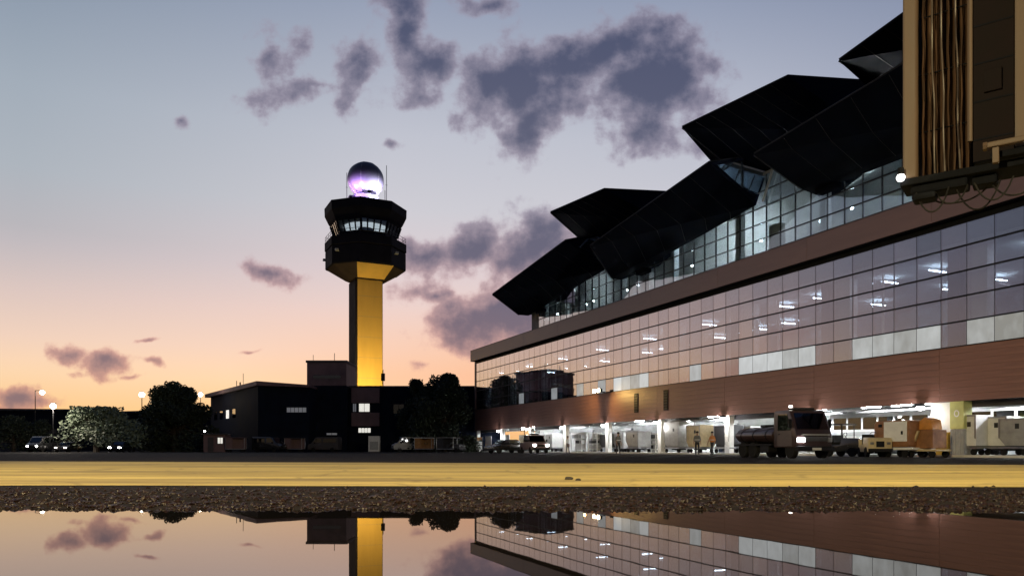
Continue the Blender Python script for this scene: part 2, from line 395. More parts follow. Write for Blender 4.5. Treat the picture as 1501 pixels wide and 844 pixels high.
# ================================================================== GROUND, STRIPE, PUDDLE
def hash2(i, j):
    x = math.sin(i * 127.1 + j * 311.7) * 43758.5453; return x - math.floor(x)
def vnoise(x, y):
    i, j = math.floor(x), math.floor(y); u, v = x - i, y - j
    u = u * u * (3 - 2 * u); v = v * v * (3 - 2 * v)
    a, b, c, d = hash2(i, j), hash2(i + 1, j), hash2(i, j + 1), hash2(i + 1, j + 1)
    return a + (b - a) * u + (c - a) * v + (a - b - c + d) * u * v
def shore(x): return 6.75 + 0.55 * (vnoise(x * .16 + 3, 1.7) - .5) + 0.16 * (vnoise(x * .9, 5.1) - .5) + 0.06 * (vnoise(x * 4, 9) - .5)
WATER_Z = -0.055
def ground_z(x, y):
    if abs(x) > 45 or y > 10.6 or y < -14: return 0.0
    s = shore(x); t = y - s
    edge = max(0.0, min(1.0, (45 - abs(x)) / 6)) * max(0.0, min(1.0, (y + 14) / 4))
    if t <= 0: z = WATER_Z + max(-.12, t * .10)
    else: z = WATER_Z + min(-WATER_Z, t * .045)
    lump = 0.034 * (vnoise(x * 7, y * 7) - .45) + 0.02 * (vnoise(x * 19, y * 19) - .5)
    fade = max(0, min(1, (9.2 - y) / 1.2)) * max(0, min(1, (t + .5) / .5))
    return z * edge + lump * fade * edge
ys = [-900, -200, -60, -14, -10, -5, 0, 2, 4, 5, 5.5, 5.9] + [6.1 + .07 * i for i in range(64)] + [10.7, 11.5, 14, 18, 24, 34, 50, 70, 100, 140, 200, 320, 600, 1200, 3500]
xs = [-3500, -1200, -500, -200, -90, -52, -45, -38, -30, -22, -18] + [-14.5 + .085 * i for i in range(342)] + [18, 22, 30, 38, 45, 52, 90, 200, 500, 1200, 3500]
g = MB()
g.v = [(x, y, ground_z(x, y)) for y in ys for x in xs]
nx = len(xs)
g.f = [(j * nx + i, j * nx + i + 1, (j + 1) * nx + i + 1, (j + 1) * nx + i) for j in range(len(ys) - 1) for i in range(nx - 1)]
g.m = [0] * len(g.f)
ground = g.build('ground', 'asphalt', smooth=True); tag(ground, 'dark wet asphalt apron running out to the buildings', kind='structure')

m = bpy.data.materials.new('puddle_water'); m.use_nodes = True
b = m.node_tree.nodes['Principled BSDF']
b.inputs['Base Color'].default_value = (.006, .005, .005, 1); b.inputs['Roughness'].default_value = .012; b.inputs['IOR'].default_value = 5.0
t = m.node_tree; n = t.nodes.new('ShaderNodeTexNoise'); n.inputs['Scale'].default_value = 1.6; n.inputs['Detail'].default_value = 2
bp = t.nodes.new('ShaderNodeBump'); bp.inputs['Strength'].default_value = .004; bp.inputs['Distance'].default_value = .05
tcn = t.nodes.new('ShaderNodeTexCoord'); t.links.new(tcn.outputs['Object'], n.inputs['Vector'])
t.links.new(n.outputs['Fac'], bp.inputs['Height']); t.links.new(bp.outputs[0], b.inputs['Normal'])
MATS['puddle_water'] = m
w = MB(); w.add([(-40, -11, WATER_Z), (40, -11, WATER_Z), (40, 7.6, WATER_Z), (-40, 7.6, WATER_Z)], [(0, 1, 2, 3)])
tag(w.build('puddle', 'puddle_water'), 'still puddle mirroring the sky and the buildings', kind='structure')

# the broad yellow painted band, worn into long streaks
m = bpy.data.materials.new('yellow_paint'); m.use_nodes = True
t = m.node_tree; b = t.nodes['Principled BSDF']; b.inputs['Roughness'].default_value = .75
tcn = t.nodes.new('ShaderNodeTexCoord'); mp = t.nodes.new('ShaderNodeMapping'); mp.inputs['Scale'].default_value = (.05, .9, 1)
t.links.new(tcn.outputs['Object'], mp.inputs[0])
n = t.nodes.new('ShaderNodeTexNoise'); n.inputs['Scale'].default_value = 1.4; n.inputs['Detail'].default_value = 7; n.inputs['Roughness'].default_value = .65
t.links.new(mp.outputs[0], n.inputs['Vector'])
n2 = t.nodes.new('ShaderNodeTexNoise'); n2.inputs['Scale'].default_value = 9; n2.inputs['Detail'].default_value = 8; n2.inputs['Roughness'].default_value = .7
t.links.new(tcn.outputs['Object'], n2.inputs['Vector'])
# tyre-dark lanes, cracks and bald patches
n3 = t.nodes.new('ShaderNodeTexNoise'); n3.inputs['Scale'].default_value = .45; n3.inputs['Detail'].default_value = 5; n3.inputs['Roughness'].default_value = .7
mp3 = t.nodes.new('ShaderNodeMapping'); mp3.inputs['Scale'].default_value = (.22, 1.6, 1); t.links.new(tcn.outputs['Object'], mp3.inputs[0]); t.links.new(mp3.outputs[0], n3.inputs['Vector'])
vor = t.nodes.new('ShaderNodeTexVoronoi'); vor.feature = 'DISTANCE_TO_EDGE'; vor.inputs['Scale'].default_value = .35
wv3 = t.nodes.new('ShaderNodeVectorMath'); wv3.operation = 'MULTIPLY_ADD'; wv3.inputs[1].default_value = (1.2, 1.2, 0); t.links.new(n3.outputs['Color'], wv3.inputs[0]); t.links.new(tcn.outputs['Object'], wv3.inputs[2]); t.links.new(wv3.outputs[0], vor.inputs['Vector'])
crk = t.nodes.new('ShaderNodeMapRange'); crk.inputs[1].default_value = .0; crk.inputs[2].default_value = .02; crk.inputs[3].default_value = .62; t.links.new(vor.outputs['Distance'], crk.inputs[0])
bald = t.nodes.new('ShaderNodeMapRange'); bald.inputs[1].default_value = .34; bald.inputs[2].default_value = .60; bald.inputs[3].default_value = .34; t.links.new(n3.outputs['Fac'], bald.inputs[0])
wear = t.nodes.new('ShaderNodeMath'); wear.operation = 'MULTIPLY'; t.links.new(crk.outputs[0], wear.inputs[0]); t.links.new(bald.outputs[0], wear.inputs[1])
r = t.nodes.new('ShaderNodeValToRGB'); e = r.color_ramp.elements
e[0].position = .25; e[0].color = (.26, .17, .04, 1); e[1].position = .40; e[1].color = (.52, .39, .12, 1)
q = e.new(.58); q.color = (.66, .51, .17, 1); q = e.new(.72); q.color = (.80, .67, .32, 1)
mx = t.nodes.new('ShaderNodeMix'); mx.data_type = 'FLOAT'; mx.inputs[0].default_value = .35
t.links.new(n.outputs['Fac'], mx.inputs[2]); t.links.new(n2.outputs['Fac'], mx.inputs[3])
t.links.new(mx.outputs[0], r.inputs[0])
mw = t.nodes.new('ShaderNodeMix'); mw.data_type = 'RGBA'; mw.inputs[6].default_value = (.07, .045, .025, 1)
t.links.new(wear.outputs[0], mw.inputs[0]); t.links.new(r.outputs[0], mw.inputs[7]); t.links.new(mw.outputs[2], b.inputs['Base Color'])
bp = t.nodes.new('ShaderNodeBump'); bp.inputs['Strength'].default_value = .4; bp.inputs['Distance'].default_value = .01
t.links.new(n2.outputs['Fac'], bp.inputs['Height']); t.links.new(bp.outputs[0], b.inputs['Normal'])
MATS['yellow_paint'] = m
s = MB(); vs = []; fs = []
X = [-60 + 1.0 * i for i in range(121)]
for i, x in enumerate(X):
    n_ = .25 * (vnoise(x * .5, 3) - .5) + .12 * (vnoise(x * 2.1, 8) - .5)
    f_ = .6 * (vnoise(x * .13, 21) - .5)
    vs += [(x, 9.85 + n_ * .9 - .03 * x, .006), (x, 25.6 + f_ - .2 * x, .006)]
    if i: fs.append((2 * i - 2, 2 * i, 2 * i + 1, 2 * i - 1))
s.add(vs, fs); tag(s.build('painted_band', 'yellow_paint'), 'broad worn yellow painted band across the apron', kind='structure')

# broken aggregate along the water's edge
pbr('aggregate', (.016, .007, .0045), .35, var=.7, scale=22, bump=.3, spec=.3)
gv = MB(); rnd = random.Random(3)
ico = bmesh.new(); bmesh.ops.create_icosphere(ico, subdivisions=1, radius=1); iv = [v.co.copy() for v in ico.verts]; jf = [[v.index for v in f.verts] for f in ico.faces]; ico.free()
for k in range(9500):
    x = rnd.uniform(-9.5, 9.5) if k % 3 else rnd.uniform(-14, 14)
    tt = abs(rnd.gauss(0, 1.0)); y = shore(x) - .12 + tt * 1.15
    if y > 9.75: continue
    r_ = rnd.uniform(.010, .024) * (1.6 if rnd.random() < .06 else 1)
    z = ground_z(x, y) + r_ * .2
    sx, sy, sz = r_ * rnd.uniform(.8, 1.5), r_ * rnd.uniform(.8, 1.5), r_ * rnd.uniform(.6, 1.1)
    a = rnd.uniform(0, 6.28); ca, sa = math.cos(a), math.sin(a)
    vs = []
    for p in iv:
        j = rnd.uniform(.75, 1.2); px_, py_ = p.x * sx * j, p.y * sy * j
        vs.append((x + px_ * ca - py_ * sa, y + px_ * sa + py_ * ca, z + p.z * sz * j))
    gv.add(vs, jf)
tag(gv.build('gravel', 'aggregate'), 'loose dark aggregate along the edge of the puddle', 'gravel', kind='stuff')
pbr('clod', (.03, .025, .022), .8, var=.5, scale=9, bump=.6)
for k, (x, y, r_) in enumerate(((.90, 11.9, .045), (1.02, 11.6, .03))):
    c = MB(); rr = random.Random(k + 5)
    bm = bmesh.new(); bmesh.ops.create_icosphere(bm, subdivisions=2, radius=1)
    for v in bm.verts: v.co = Vector((v.co.x * r_ * 1.5, v.co.y * r_, v.co.z * r_ * .7)) * rr.uniform(.8, 1.2)
    c.frombm(bm); o = c.build('clod_of_earth', 'clod', loc=(x, y, .004 + r_ * .45))
    tag(o, ('larger dark clod of earth on the yellow band', 'smaller dark clod of earth on the yellow band, right of the larger one')[k], 'clod', 'clods on the yellow band')

# ================================================================== TERMINAL
TRZ = math.atan2(-.9158, .4017)
TRM = thing('terminal_building', 'long airport terminal with glazed storeys, brown cladding and dark folded roof wings', 'building', (-6.37, 115.6, 0), TRZ)
U0, BAY, NB = 2.3, 9.5, 10
PW = BAY / 6
U1 = U0 + BAY * NB           # 97.3, well past the right edge of the frame
ROWS = [6.33, 7.74, 9.16, 10.58, 12.0, 13.30]
# --- carcass
MB().box(U0, U1, .35, 24, 5.95, 6.2).build('floor_slab', 'interior_floor', TRM)
MB().box(U0, U1, .35, 24, 12.05, 12.35).build('ceiling', 'ceiling', TRM)
MB().box(U0, U1, 15, 15.3, 6.2, 12.05).build('back_wall', 'interior_wall', TRM)
MB().box(U0, U1, .35, .55, 12.36, 13.6).build('spandrel', 'grey_paint', TRM)
MB().box(U0, U1, .56, 24, 14.6, 14.9).build('terrace_slab', 'concrete', TRM)
MB().box(U0 - .35, U0, -.1, 24, 3.2, 14.6).build('end_wall', 'fascia', TRM)
MB().box(U1, U1 + .3, -.1, 24, 0, 23).build('end_wall', 'fascia', TRM)
MB().box(U0, U1, 24, 24.3, 0, 23).build('rear_wall', 'dark_wall', TRM)
# --- cladding boards
NBD = 8
bh = (6.30 - 3.2) / NBD
bd = MB().cbox(0.008, BAY - .008, -.14, 0, .002, bh - .003, .006).mesh('cladding_board', 'cladding')
for k in range(NB):
    for j in range(NBD):
        o = obj('cladding_board', bd, TRM, (U0 + k * BAY, 0, 3.2 + j * bh))
MB().box(U0, U1, 0.004, .34, 3.2, 6.3).build('cladding_backing', 'black_metal', TRM)
MB().box(U0 - .1, U1, -.2, 0.0, 6.295, 6.345).build('sill_rail', 'frame_metal', TRM)
for u in (46.0, 50.9):
    l = MB().box(u, u + .7, -.19, -.145, 4.0, 5.85).build('vent_louvre', 'black_metal', TRM)
    sl = MB()
    for q in range(7): sl.box(u + .05, u + .65, -.23, -.195, 4.1 + q * .25, 4.2 + q * .25)
    sl.build('louvre_slats', 'frame_metal', l)
# --- fascia and its shadow gap
MB().box(U0, U1, -.05, .35, 13.28, 13.62).build('shadow_gap', 'black_metal', TRM)
MB().box(U0 - .2, U1, -.70, .55, 13.64, 15.0).build('fascia_core', 'black_metal', TRM)
fp = MB().cbox(.006, BAY - .006, -.8, -.71, 13.58, 15.18, .015).mesh('fascia_panel', 'fascia')
for k in range(NB): obj('fascia_panel', fp, TRM, (U0 + k * BAY, 0, 0))
MB().box(U0 - .25, U0 - .006, -.8, 6, 13.58, 15.18).build('fascia_return', 'fascia', TRM)
MB().box(U0 - .25, U1, -.84, -.5, 15.185, 15.23).build('parapet_cap', 'wing_edge', TRM)
# --- lower window wall: per bay a frame with its panes
fr = MB()
for i in range(7):
    fr.box(i * PW - .010, i * PW + .010, -.006, .12, ROWS[0], ROWS[-1])
for z in ROWS[1:-1]:
    for i in range(6): fr.box(i * PW + .015, (i + 1) * PW - .015, -.085, .10, z - .035, z + .035)
frm = fr.mesh('window_frame', 'frame_metal')
pms = [MB().box(.016, PW - .016, 0, .024, ROWS[j] + .036, ROWS[j + 1] - .036).mesh('pane', 'frosted' if j == 0 else 'curtain_glass') for j in range(5)]
clear0 = MB().box(.016, PW - .016, 0, .024, ROWS[0] + .036, ROWS[1] - .036).mesh('pane', 'curtain_glass')
far = MB(); rnd = random.Random(11)
for k in range(NB):
    f = obj('window_frame', frm, TRM, (U0 + k * BAY, 0, 0))
    if k < 4:                       # too far off to tell the sheets apart singly
        fm = MB(); fm2 = MB()
        for i in range(6):
            for j in range(5):
                (fm2 if (j == 0 and i > 1 and rnd.random() < .22) else fm).box(i * PW + .016, (i + 1) * PW - .016, 0, .024, ROWS[j] + .036, ROWS[j + 1] - .036)
        tag(fm.build('pane_row', 'curtain_glass', f), kind='stuff')
        if fm2.v: tag(fm2.build('frosted_pane_row', 'frosted', f), kind='stuff')
        continue
    for i in range(6):
        for j in range(5):
            me = pms[j]
            if j == 0 and (i == 0 or (i == 1 and k % 2) or (k < 6 and rnd.random() < .35)): me = clear0
            obj('pane', me, f, (i * PW, 0, 0))
# --- inside the lower storey
MB_col = MB().cbox(.08, .82, .45, 1.2, 6.2, 12.04, .04).mesh('column_shaded_side', 'dark_concrete')  # the column's shaded side, put in as a dark shaft
MB_pal = MB().cbox(1.0, 2.25, .75, 1.5, 6.2, 12.04, .03).mesh('column_lit_face', 'column_pale')  # the same column's lit face, put in as a pale shaft
tube = MB().cbox(-.04, .04, -.75, .75, -.03, .03, .012).mesh('strip_light', 'tube_light')
for k in range(NB):
    u = U0 + k * BAY
    obj('column_shaded_side', MB_col, TRM, (u, 0, 0)); obj('column_lit_face', MB_pal, TRM, (u, 0, 0))
    for du in (3.4, 6.9):
        for y in (3.2, 9.2):
            if rnd.random() < .9: obj('strip_light', tube, TRM, (u + du, y, 11.72))
    # partitions, a white service riser and seats in silhouette
    MB().box(u + 4.1, u + 4.22, 1.6, 1.72, 6.2, 12.0).build('interior_post', 'white_paint', TRM)
    MB().box(u + 2.6 + rnd.random(), u + 5.8 + rnd.random(), 6.0, 6.15, 6.2, 9.2 + rnd.random()).build('partition', 'interior_wall', TRM)
# --- upper storey, set back
UU = 17.9
URW = [15.1, 16.4, 17.7, 19.0, 20.3, 21.6, 22.9]
MB().box(UU - 2.2, UU - .06, 3, 23.9, 14.91, 20.4).build('upper_end_wall', 'concrete', TRM)
MB().box(UU - .05, U1, 8.5, 8.7, 14.91, 22.9).build('upper_back_wall', 'pale_wall', TRM)
MB().box(UU - .05, U1, 3.2, 23.9, 22.95, 23.2).build('upper_ceiling', 'ceiling', TRM)
GAPS = ((32.5, 43.0), (56.0, 67.2), (80.0, 98.0))
pu = MB().box(.032, PW - .032, 3, 3.024, .036, 1.3 - .036).mesh('clerestory_pane', 'upper_glass')
emit('washer', (.92, .97, 1.0), 120)
tube2 = MB().cbox(-1.2, 1.2, -.15, .15, -.06, .06, .02).mesh('wall_washer', 'washer')
dl = MB().lathe([(0, -.09), (.09, -.06), (.12, 0), (.08, .1)], 10).mesh('downlight', 'tube_light')
kk = 0; u = UU
while u < U1 - .2:
    w_ = min(6, int((U1 - u) / PW + 1e-6))
    if w_ < 1: break
    gap = any(a < u + 4 < b_ or a < u + 8 < b_ for a, b_ in GAPS)
    top = 6 if gap else 4
    f = MB()
    for i in range(w_ + 1): f.box(i * PW - .014, i * PW + .014, 2.97, 3.12, URW[0], URW[top])
    for z in URW[1:top]:
        for i in range(w_): f.box(i * PW + .015, (i + 1) * PW - .015, 2.92, 3.1, z - .03, z + .03)
    fo = f.build('clerestory_frame', 'frame_metal', TRM, loc=(u, 0, 0))
    if u < 34:
        fm = MB()
        for i in range(w_):
            for j in range(top): fm.box(i * PW + .032, (i + 1) * PW - .032, 3, 3.024, URW[j] + .036, URW[j + 1] - .036)
        tag(fm.build('clerestory_pane_row', 'upper_glass', fo), kind='stuff')
    else:
        for i in range(w_):
            for j in range(1, top): obj('clerestory_pane', pu, fo, (i * PW, 0, URW[j]))
    obj('upper_column', MB().cbox(.3, .9, 3.6, 4.2, 14.91, 22.9, .05).mesh('upper_column', 'column_pale'), TRM, (u, 0, 0))
    if kk % 2 == 0: MB().box(u + 3.3, u + 4.6, 4.6, 5.2, 14.91, 19.2).build('service_riser', 'white_paint', TRM)
    else: MB().box(u + 2.0, u + 6.0, 7.0, 7.2, 14.91, 17.9).build('partition', 'grey_paint', TRM)
    for du, y, z in ((1.5, 5.0, 22.3), (4.2, 5.0, 22.3), (7.0, 5.0, 22.3)):
        if not gap and u < 76: obj('wall_washer', tube2, TRM, (u + du, y, z))
    obj('downlight', dl, TRM, (u + 2.4, 4.6, 18.2)); obj('downlight', dl, TRM, (u + 7.6, 6.0, 18.6))
    u += w_ * PW; kk += 1
# --- undercroft
pbr('container_shade', (.05, .05, .055), .6, var=.3)
pbr('undercroft_paint', (.46, .47, .46), .7, var=.35, scale=.5)
MB().box(U0, U1, .35, 9.9, 3.42, 3.6).build('undercroft_ceiling', 'pale_wall', TRM)
MB().box(U0, U1, 9.9, 10.2, .125, 5.94).build('undercroft_wall', 'undercroft_paint', TRM)
MB().box(U0 - .35, U1, -.5, 10.2, .004, .12).build('undercroft_floor', 'concrete', TRM)
MB().cbox(U0 - .4, U1, -.72, -.505, .002, .135, .02).build('kerb', 'kerb_paint', TRM)
emit('undercroft_tube', (.95, .98, 1), 165)
ut = MB().cbox(-.7, .7, -.10, .10, -.05, .05, .02).mesh('undercroft_light', 'undercroft_tube')
ucol = MB().cbox(-.28, .28, .12, .62, .121, 3.2, .03).mesh('undercroft_column', 'white_paint')
MATS['yellow_green'] = pbr('yellow_green', (.52, .54, .20), .55, var=.12)
MATS['orange_paint'] = pbr('orange_paint', (.56, .24, .05), .5, var=.2)
for k in range(NB):
    u = U0 + k * BAY
    if k != 8 : obj('undercroft_column', ucol, TRM, (u, 0, 0))
    for du in (2.4, 4.8, 7.2):
        for y in (2.6, 6.6):
            if rnd.random() < .58: obj('undercroft_light', ut, TRM, (u + du, y, 3.34))
    # doors and wall panels at the back of the undercroft
    d = MB().box(u + 1.0, u + 4.6, 9.86, 9.895, .125, 2.6).build('roller_door', ('grey_paint', 'white_paint', 'interior_wall')[k % 3], TRM)
    sl = MB()
    for q in range(10): sl.box(u + 1.02, u + 4.58, 9.83, 9.857, .2 + q * .24, .36 + q * .24)
    sl.build('door_slats', ('grey_paint', 'white_paint', 'interior_wall')[k % 3], d)
    MB().box(u + 6.0, u + 7.0, 9.85, 9.895, .125, 2.2).build('service_door', 'dark_wall', TRM)
    MB().box(u + 5.0, u + 9.0, 9.6, 9.85, 2.75, 2.95).build('cable_tray', 'steel', TRM)
    dk = MB().box(u + .6, u + 8.9, 3.2, 3.7, 3.0, 3.3).build('air_duct', 'grey_paint', TRM)
    if k % 3 != 1: MB().box(u + .3, u + (5.2 if k % 2 else 9.2), .7, .95, 2.86 + .1 * (k % 2), 3.41).build('light_hiding_beam', ('dark_concrete', 'concrete')[k % 2], TRM)  # added beam, hides the bright ceiling tubes from view
    for q in range(2): MB().tube((u + .3, 1.3 + q * .5, 3.12), (u + 9.2, 1.3 + q * .5, 3.12), .07, 8).build('pipe', ('steel', 'grey_paint')[q], TRM)
    MB().box(u + 7.4, u + 9.3, 9.2, 9.59, .125, 1.9).build('switch_cabinet', ('container_shade', 'grey_paint')[k % 2], TRM)
# the sign pillar: pale yellow-green above, ribbed grey below, a ring mark on the upper half
up = U0 + 8 * BAY + 1.05
pil = MB().cbox(up - .42, up + .42, -.1, .62, 1.62, 3.195, .02).build('sign_pillar', 'yellow_green', TRM)
lowp = MB().box(up - .40, up + .40, -.06, .6, .121, 1.6)
for q in range(8): lowp.box(up - .38 + q * .1, up - .33 + q * .1, -.10, -.06, .15, 1.58)
lowp.build('pillar_base', 'grey_paint', TRM)
rg = MB()
for q in range(20):
    a0, a1 = 2 * math.pi * q / 20, 2 * math.pi * (q + 1) / 20
    P = lambda r_, a, y: (up + r_ * .8 * math.cos(a), y, 2.5 + r_ * math.sin(a))
    rg.add([P(.13, a0, -.104), P(.20, a0, -.104), P(.20, a1, -.104), P(.13, a1, -.104), P(.13, a0, -.115), P(.20, a0, -.115), P(.20, a1, -.115), P(.13, a1, -.115)],
           [(0, 1, 2, 3), (4, 5, 6, 7), (0, 1, 5, 4), (3, 2, 6, 7), (1, 2, 6, 5), (0, 3, 7, 4)])
rg.build('ring_mark', 'white_paint', pil)
MATS['lamp_yellow'] = pbr('safety_yellow', (.62, .40, .04), .5, var=.15)
MB().cbox(up - 1.75, up - .5, .1, .75, .121, 3.19, .03).build('undercroft_column', 'white_paint', TRM)
MB().cbox(up - 1.3, up - .48, -.12, .07, .121, 1.45, .03).build('column_guard', 'safety_yellow', TRM)
# soffit lamps on each column head
for k in range(1, NB):
    u = U0 + k * BAY - (1.1 if k == 8 else 0)
    hd = MB().cbox(u - .24, u + .24, -.52, -.16, 3.0, 3.19, .03).build('soffit_lamp', 'frame_metal', TRM)
    MB().lathe([(.0, -.22), (.15, -.19), (.22, -.07), (.22, .0)], 12, (u, -.29, 2.99)).build('bulb', 'soffit_lamp', hd)
    lamp('soffit_lamp_light', 'POINT', (u + .0, -.75, 2.45), 130, (1, .97, .92), TRM, shadow_soft_size=.2)
# the pair of floodlights on the cladding
uf = 40.4
fl = MB().box(uf - .06, uf + .06, -1.0, -.15, 6.35, 6.45).build('floodlight_bracket', 'frame_metal', TRM)
for du in (-.42, .42):
    h = MB().cbox(uf + du - .28, uf + du + .28, -1.15, -.85, 6.3, 6.7, .04).build('floodlight_head', 'frame_metal', fl)
emit('flood_face', (1, .82, .5), 45)
for du in (-.42, .42):
    MB().cbox(uf + du - .24, uf + du + .24, -1.21, -1.155, 6.33, 6.67, .02).build('floodlight_lens', 'flood_face', fl)
for du, tx in ((-.42, -6), (.42, 4.5)):
    l = lamp('floodlight_beam', 'SPOT', (uf + du, -2.8, 6.2), 800, (1, .62, .18), TRM, spot_size=R(120), spot_blend=.9, shadow_soft_size=.12)
    l.rotation_euler = Vector((tx, 2.2, -2.4)).to_track_quat('-Z', 'Y').to_euler()

# --- roof wings
def wing(name, T, P, Q, B2, B1, K, Qf, drop=.35, end=True):
    """T outer tip, P outer peak, Q inner near top, B2/B1 inner low edge near/far, K keel by the tip, Qf inner far top"""
    v = [T, P, Q, B2, B1, K, Qf]
    th = .30
    T2, P2 = (T[0], T[1], T[2] + th * .4), (P[0], P[1], P[2] + th * .4)
    vs = [T, P, B2, B1, K, T2, P2, Q, Qf]
    fs = [(0, 1, 2), (0, 2, 4), (4, 2, 3), (0, 5, 6, 1), (5, 8, 7), (5, 7, 6), (1, 6, 7, 2), (0, 4, 3), (0, 3, 8, 5), (3, 2, 7, 8)]
    o = MB().add(vs, fs).build(name, 'wing_metal', TRM)
    e = MB()
    for a, b_ in ((T2, P2), (P2, Q), (T, K)):
        e.tube(a, b_, .055, 6)
    e.build('edge_trim', 'wing_edge', o)
    T_, P_, A_, B__ = Vector(T), Vector(P), Vector(K), Vector(B2)
    for q in range(1, 7):           # sheet joints on the underside
        t_ = q / 7; a_, b_ = T_.lerp(P_, t_), A_.lerp(B__, t_)
        # split at the fold line T-B2
        MB().tube(a_ + Vector((0, 0, -.03)), a_.lerp(T_.lerp(B__, t_), 1.0) + Vector((0, 0, -.03)), .022, 4).build('sheet_joint', 'wing_edge', o)
        MB().tube(T_.lerp(B__, t_) + Vector((0, 0, -.03)), b_ + Vector((0, 0, -.03)), .022, 4).build('sheet_joint', 'wing_edge', o)
    return o
def shift(p, d): return (p[0] + d, p[1], p[2])
for n_, du in ((0, 0), (1, 24), (2, 48)):
    WP = [(23.6, -6, 19.22), (37.0, -3, 22.75), (36.2, 4.2, 25.0), (35.4, 3.05, 20.7), (14.5, 3.05, 18.8), (15.8, 1.0, 18.55), (13.5, 9, 21.2)]
    if n_ == 2: WP[0] = (21.4, -6, 19.87); WP[4] = (17.6, 3.05, 19.75); WP[5] = (18.5, 1.0, 19.5); WP[3] = (35.4, 3.05, 19.6)
    w_ = wing('roof_wing', *[shift(p, du) for p in WP])
    # glazed near end of the wing
    A, B_, C_ = [Vector(shift(p, du)) for p in ((37.05, -2.9, 22.7), (36.3, 4.1, 24.85), (35.47, 3.0, 20.9))]
    nn = (B_ - A).cross(C_ - A).normalized() * .03
    if nn.x < 0: nn = -nn
    pl = MB(); ins = [A * .9 + B_ * .05 + C_ * .05, B_ * .92 + A * .04 + C_ * .04, C_ * .92 + A * .04 + B_ * .04]
    pl.add([p + nn for p in ins] + [p + nn * 2 for p in ins], [(0, 1, 2), (3, 4, 5), (0, 1, 4, 3), (1, 2, 5, 4), (2, 0, 3, 5)])
    pl.build('skylight_pane', 'skylight_glass', w_)
    # gutter box and lattice strut at the low edge
    MB().cbox(18.6 + du, 20.4 + du, 2.2, 2.95, 18.35 + (.9 if n_ == 2 else 0), 18.8 + (.9 if n_ == 2 else 0), .05).build('gutter_box', 'wing_metal', w_)
    st = MB(); st.tube((36.6 + du, 2.7, 20.6), (38.4 + du, 2.7, 24.2), .09, 6); st.tube((38.4 + du, 2.7, 24.2), (40.4 + du, 2.7, 20.9), .09, 6)
    st.build('strut', 'column_pale', w_)
for T, P, Q, B2, B1, K, Qf in (
    ((39.4, -6, 24.68), (45.1, -3, 25.68), (45.8, 4, 26.25), (45.2, 4.2, 23.3), (31.8, 4.2, 23.4), (34.6, 0, 23.95), (30, 10, 26.0)),
    ((61.6, -6, 24.71), (69.3, -3, 25.68), (70.0, 4, 26.5), (69.4, 4.2, 23.3), (55.5, 4.2, 23.4), (59.2, 0, 23.85), (54, 10, 26.0)),
    ((75.5, -5, 23.41), (85.0, -3, 25.9), (86.0, 4, 26.5), (85.4, 4.2, 23.3), (72, 4.2, 23.4), (73.5, 0, 24.1), (70, 10, 26.0))):
    w_ = wing('upper_roof_wing', T, P, Q, B2, B1, K, Qf)

# ================================================================== CONTROL TOWER
TY = 150.0; S_ = 1100 / TY
TW = thing('control_tower', 'tall control tower with yellow floodlit shaft, dark glazed cab and violet lit radome', 'tower', ((536 - 750.5) / S_, TY, 0), R(26))
TW.scale = (1.2, 1.2, 1.2 * .955)
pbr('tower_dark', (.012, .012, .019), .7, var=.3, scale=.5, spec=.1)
pbr('corbel_shade', (.035, .026, .028), .7, var=.25, scale=.5, spec=.2)  # dark colour carries the shade on the corbel's outer faces
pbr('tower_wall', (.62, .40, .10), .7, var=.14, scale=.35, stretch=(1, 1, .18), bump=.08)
pbr('radome_white', (.13, .13, .17), .4, var=.1)
hw = 2.25
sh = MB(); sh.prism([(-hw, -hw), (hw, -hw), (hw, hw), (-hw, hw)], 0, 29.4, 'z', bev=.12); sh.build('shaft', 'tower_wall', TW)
for sx in (-1, 1): MB().box(sx * (hw + .02) - .018, sx * (hw + .02) + .018, -hw + .1, hw - .1, .2, 29.3).build('side_shade_sheet', 'tower_dark', TW)  # dark sheets put the shade of the side faces into the colour
MB().box(-hw - .04, -hw + .3, -hw - .03, -hw - .008, .2, 29.35).build('corner_shade_strip', 'tower_dark', TW)  # the same shade carried round the front edge as a dark strip
cp_ = [(-2.2, -3.22, 29.46), (2.2, -3.22, 29.46), (3.0, -5.98, 31.30), (-3.0, -5.98, 31.30)]
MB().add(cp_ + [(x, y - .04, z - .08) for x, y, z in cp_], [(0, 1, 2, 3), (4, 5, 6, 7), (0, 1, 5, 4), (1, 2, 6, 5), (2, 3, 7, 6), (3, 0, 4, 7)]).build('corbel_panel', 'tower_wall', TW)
jt = MB()
for z in (12.5, 16, 19.5, 23, 26.5): jt.box(-hw - .004, hw + .004, -hw - .006, hw + .004, z, z + .035)
jt.build('pour_joint', 'concrete', TW)
R8 = math.pi / 8
def octo(r): return r * .93 / math.cos(R8)
MB().lathe([(2.9, 29.4), (octo(3.3), 29.5), (octo(6.35), 31.35)], 8, start=R8).build('corbel', 'corbel_shade', TW)
MB().lathe([(octo(6.5), 31.36), (octo(6.6), 31.5), (octo(6.6), 34.4), (octo(6.35), 34.5)], 8, start=R8).build('equipment_level', 'tower_dark', TW)
MB().lathe([(octo(6.6), 34.52), (octo(6.7), 34.6), (octo(6.7), 36.0), (octo(6.55), 36.05)], 8, start=R8).build('balcony', 'tower_dark', TW)
rl = MB()
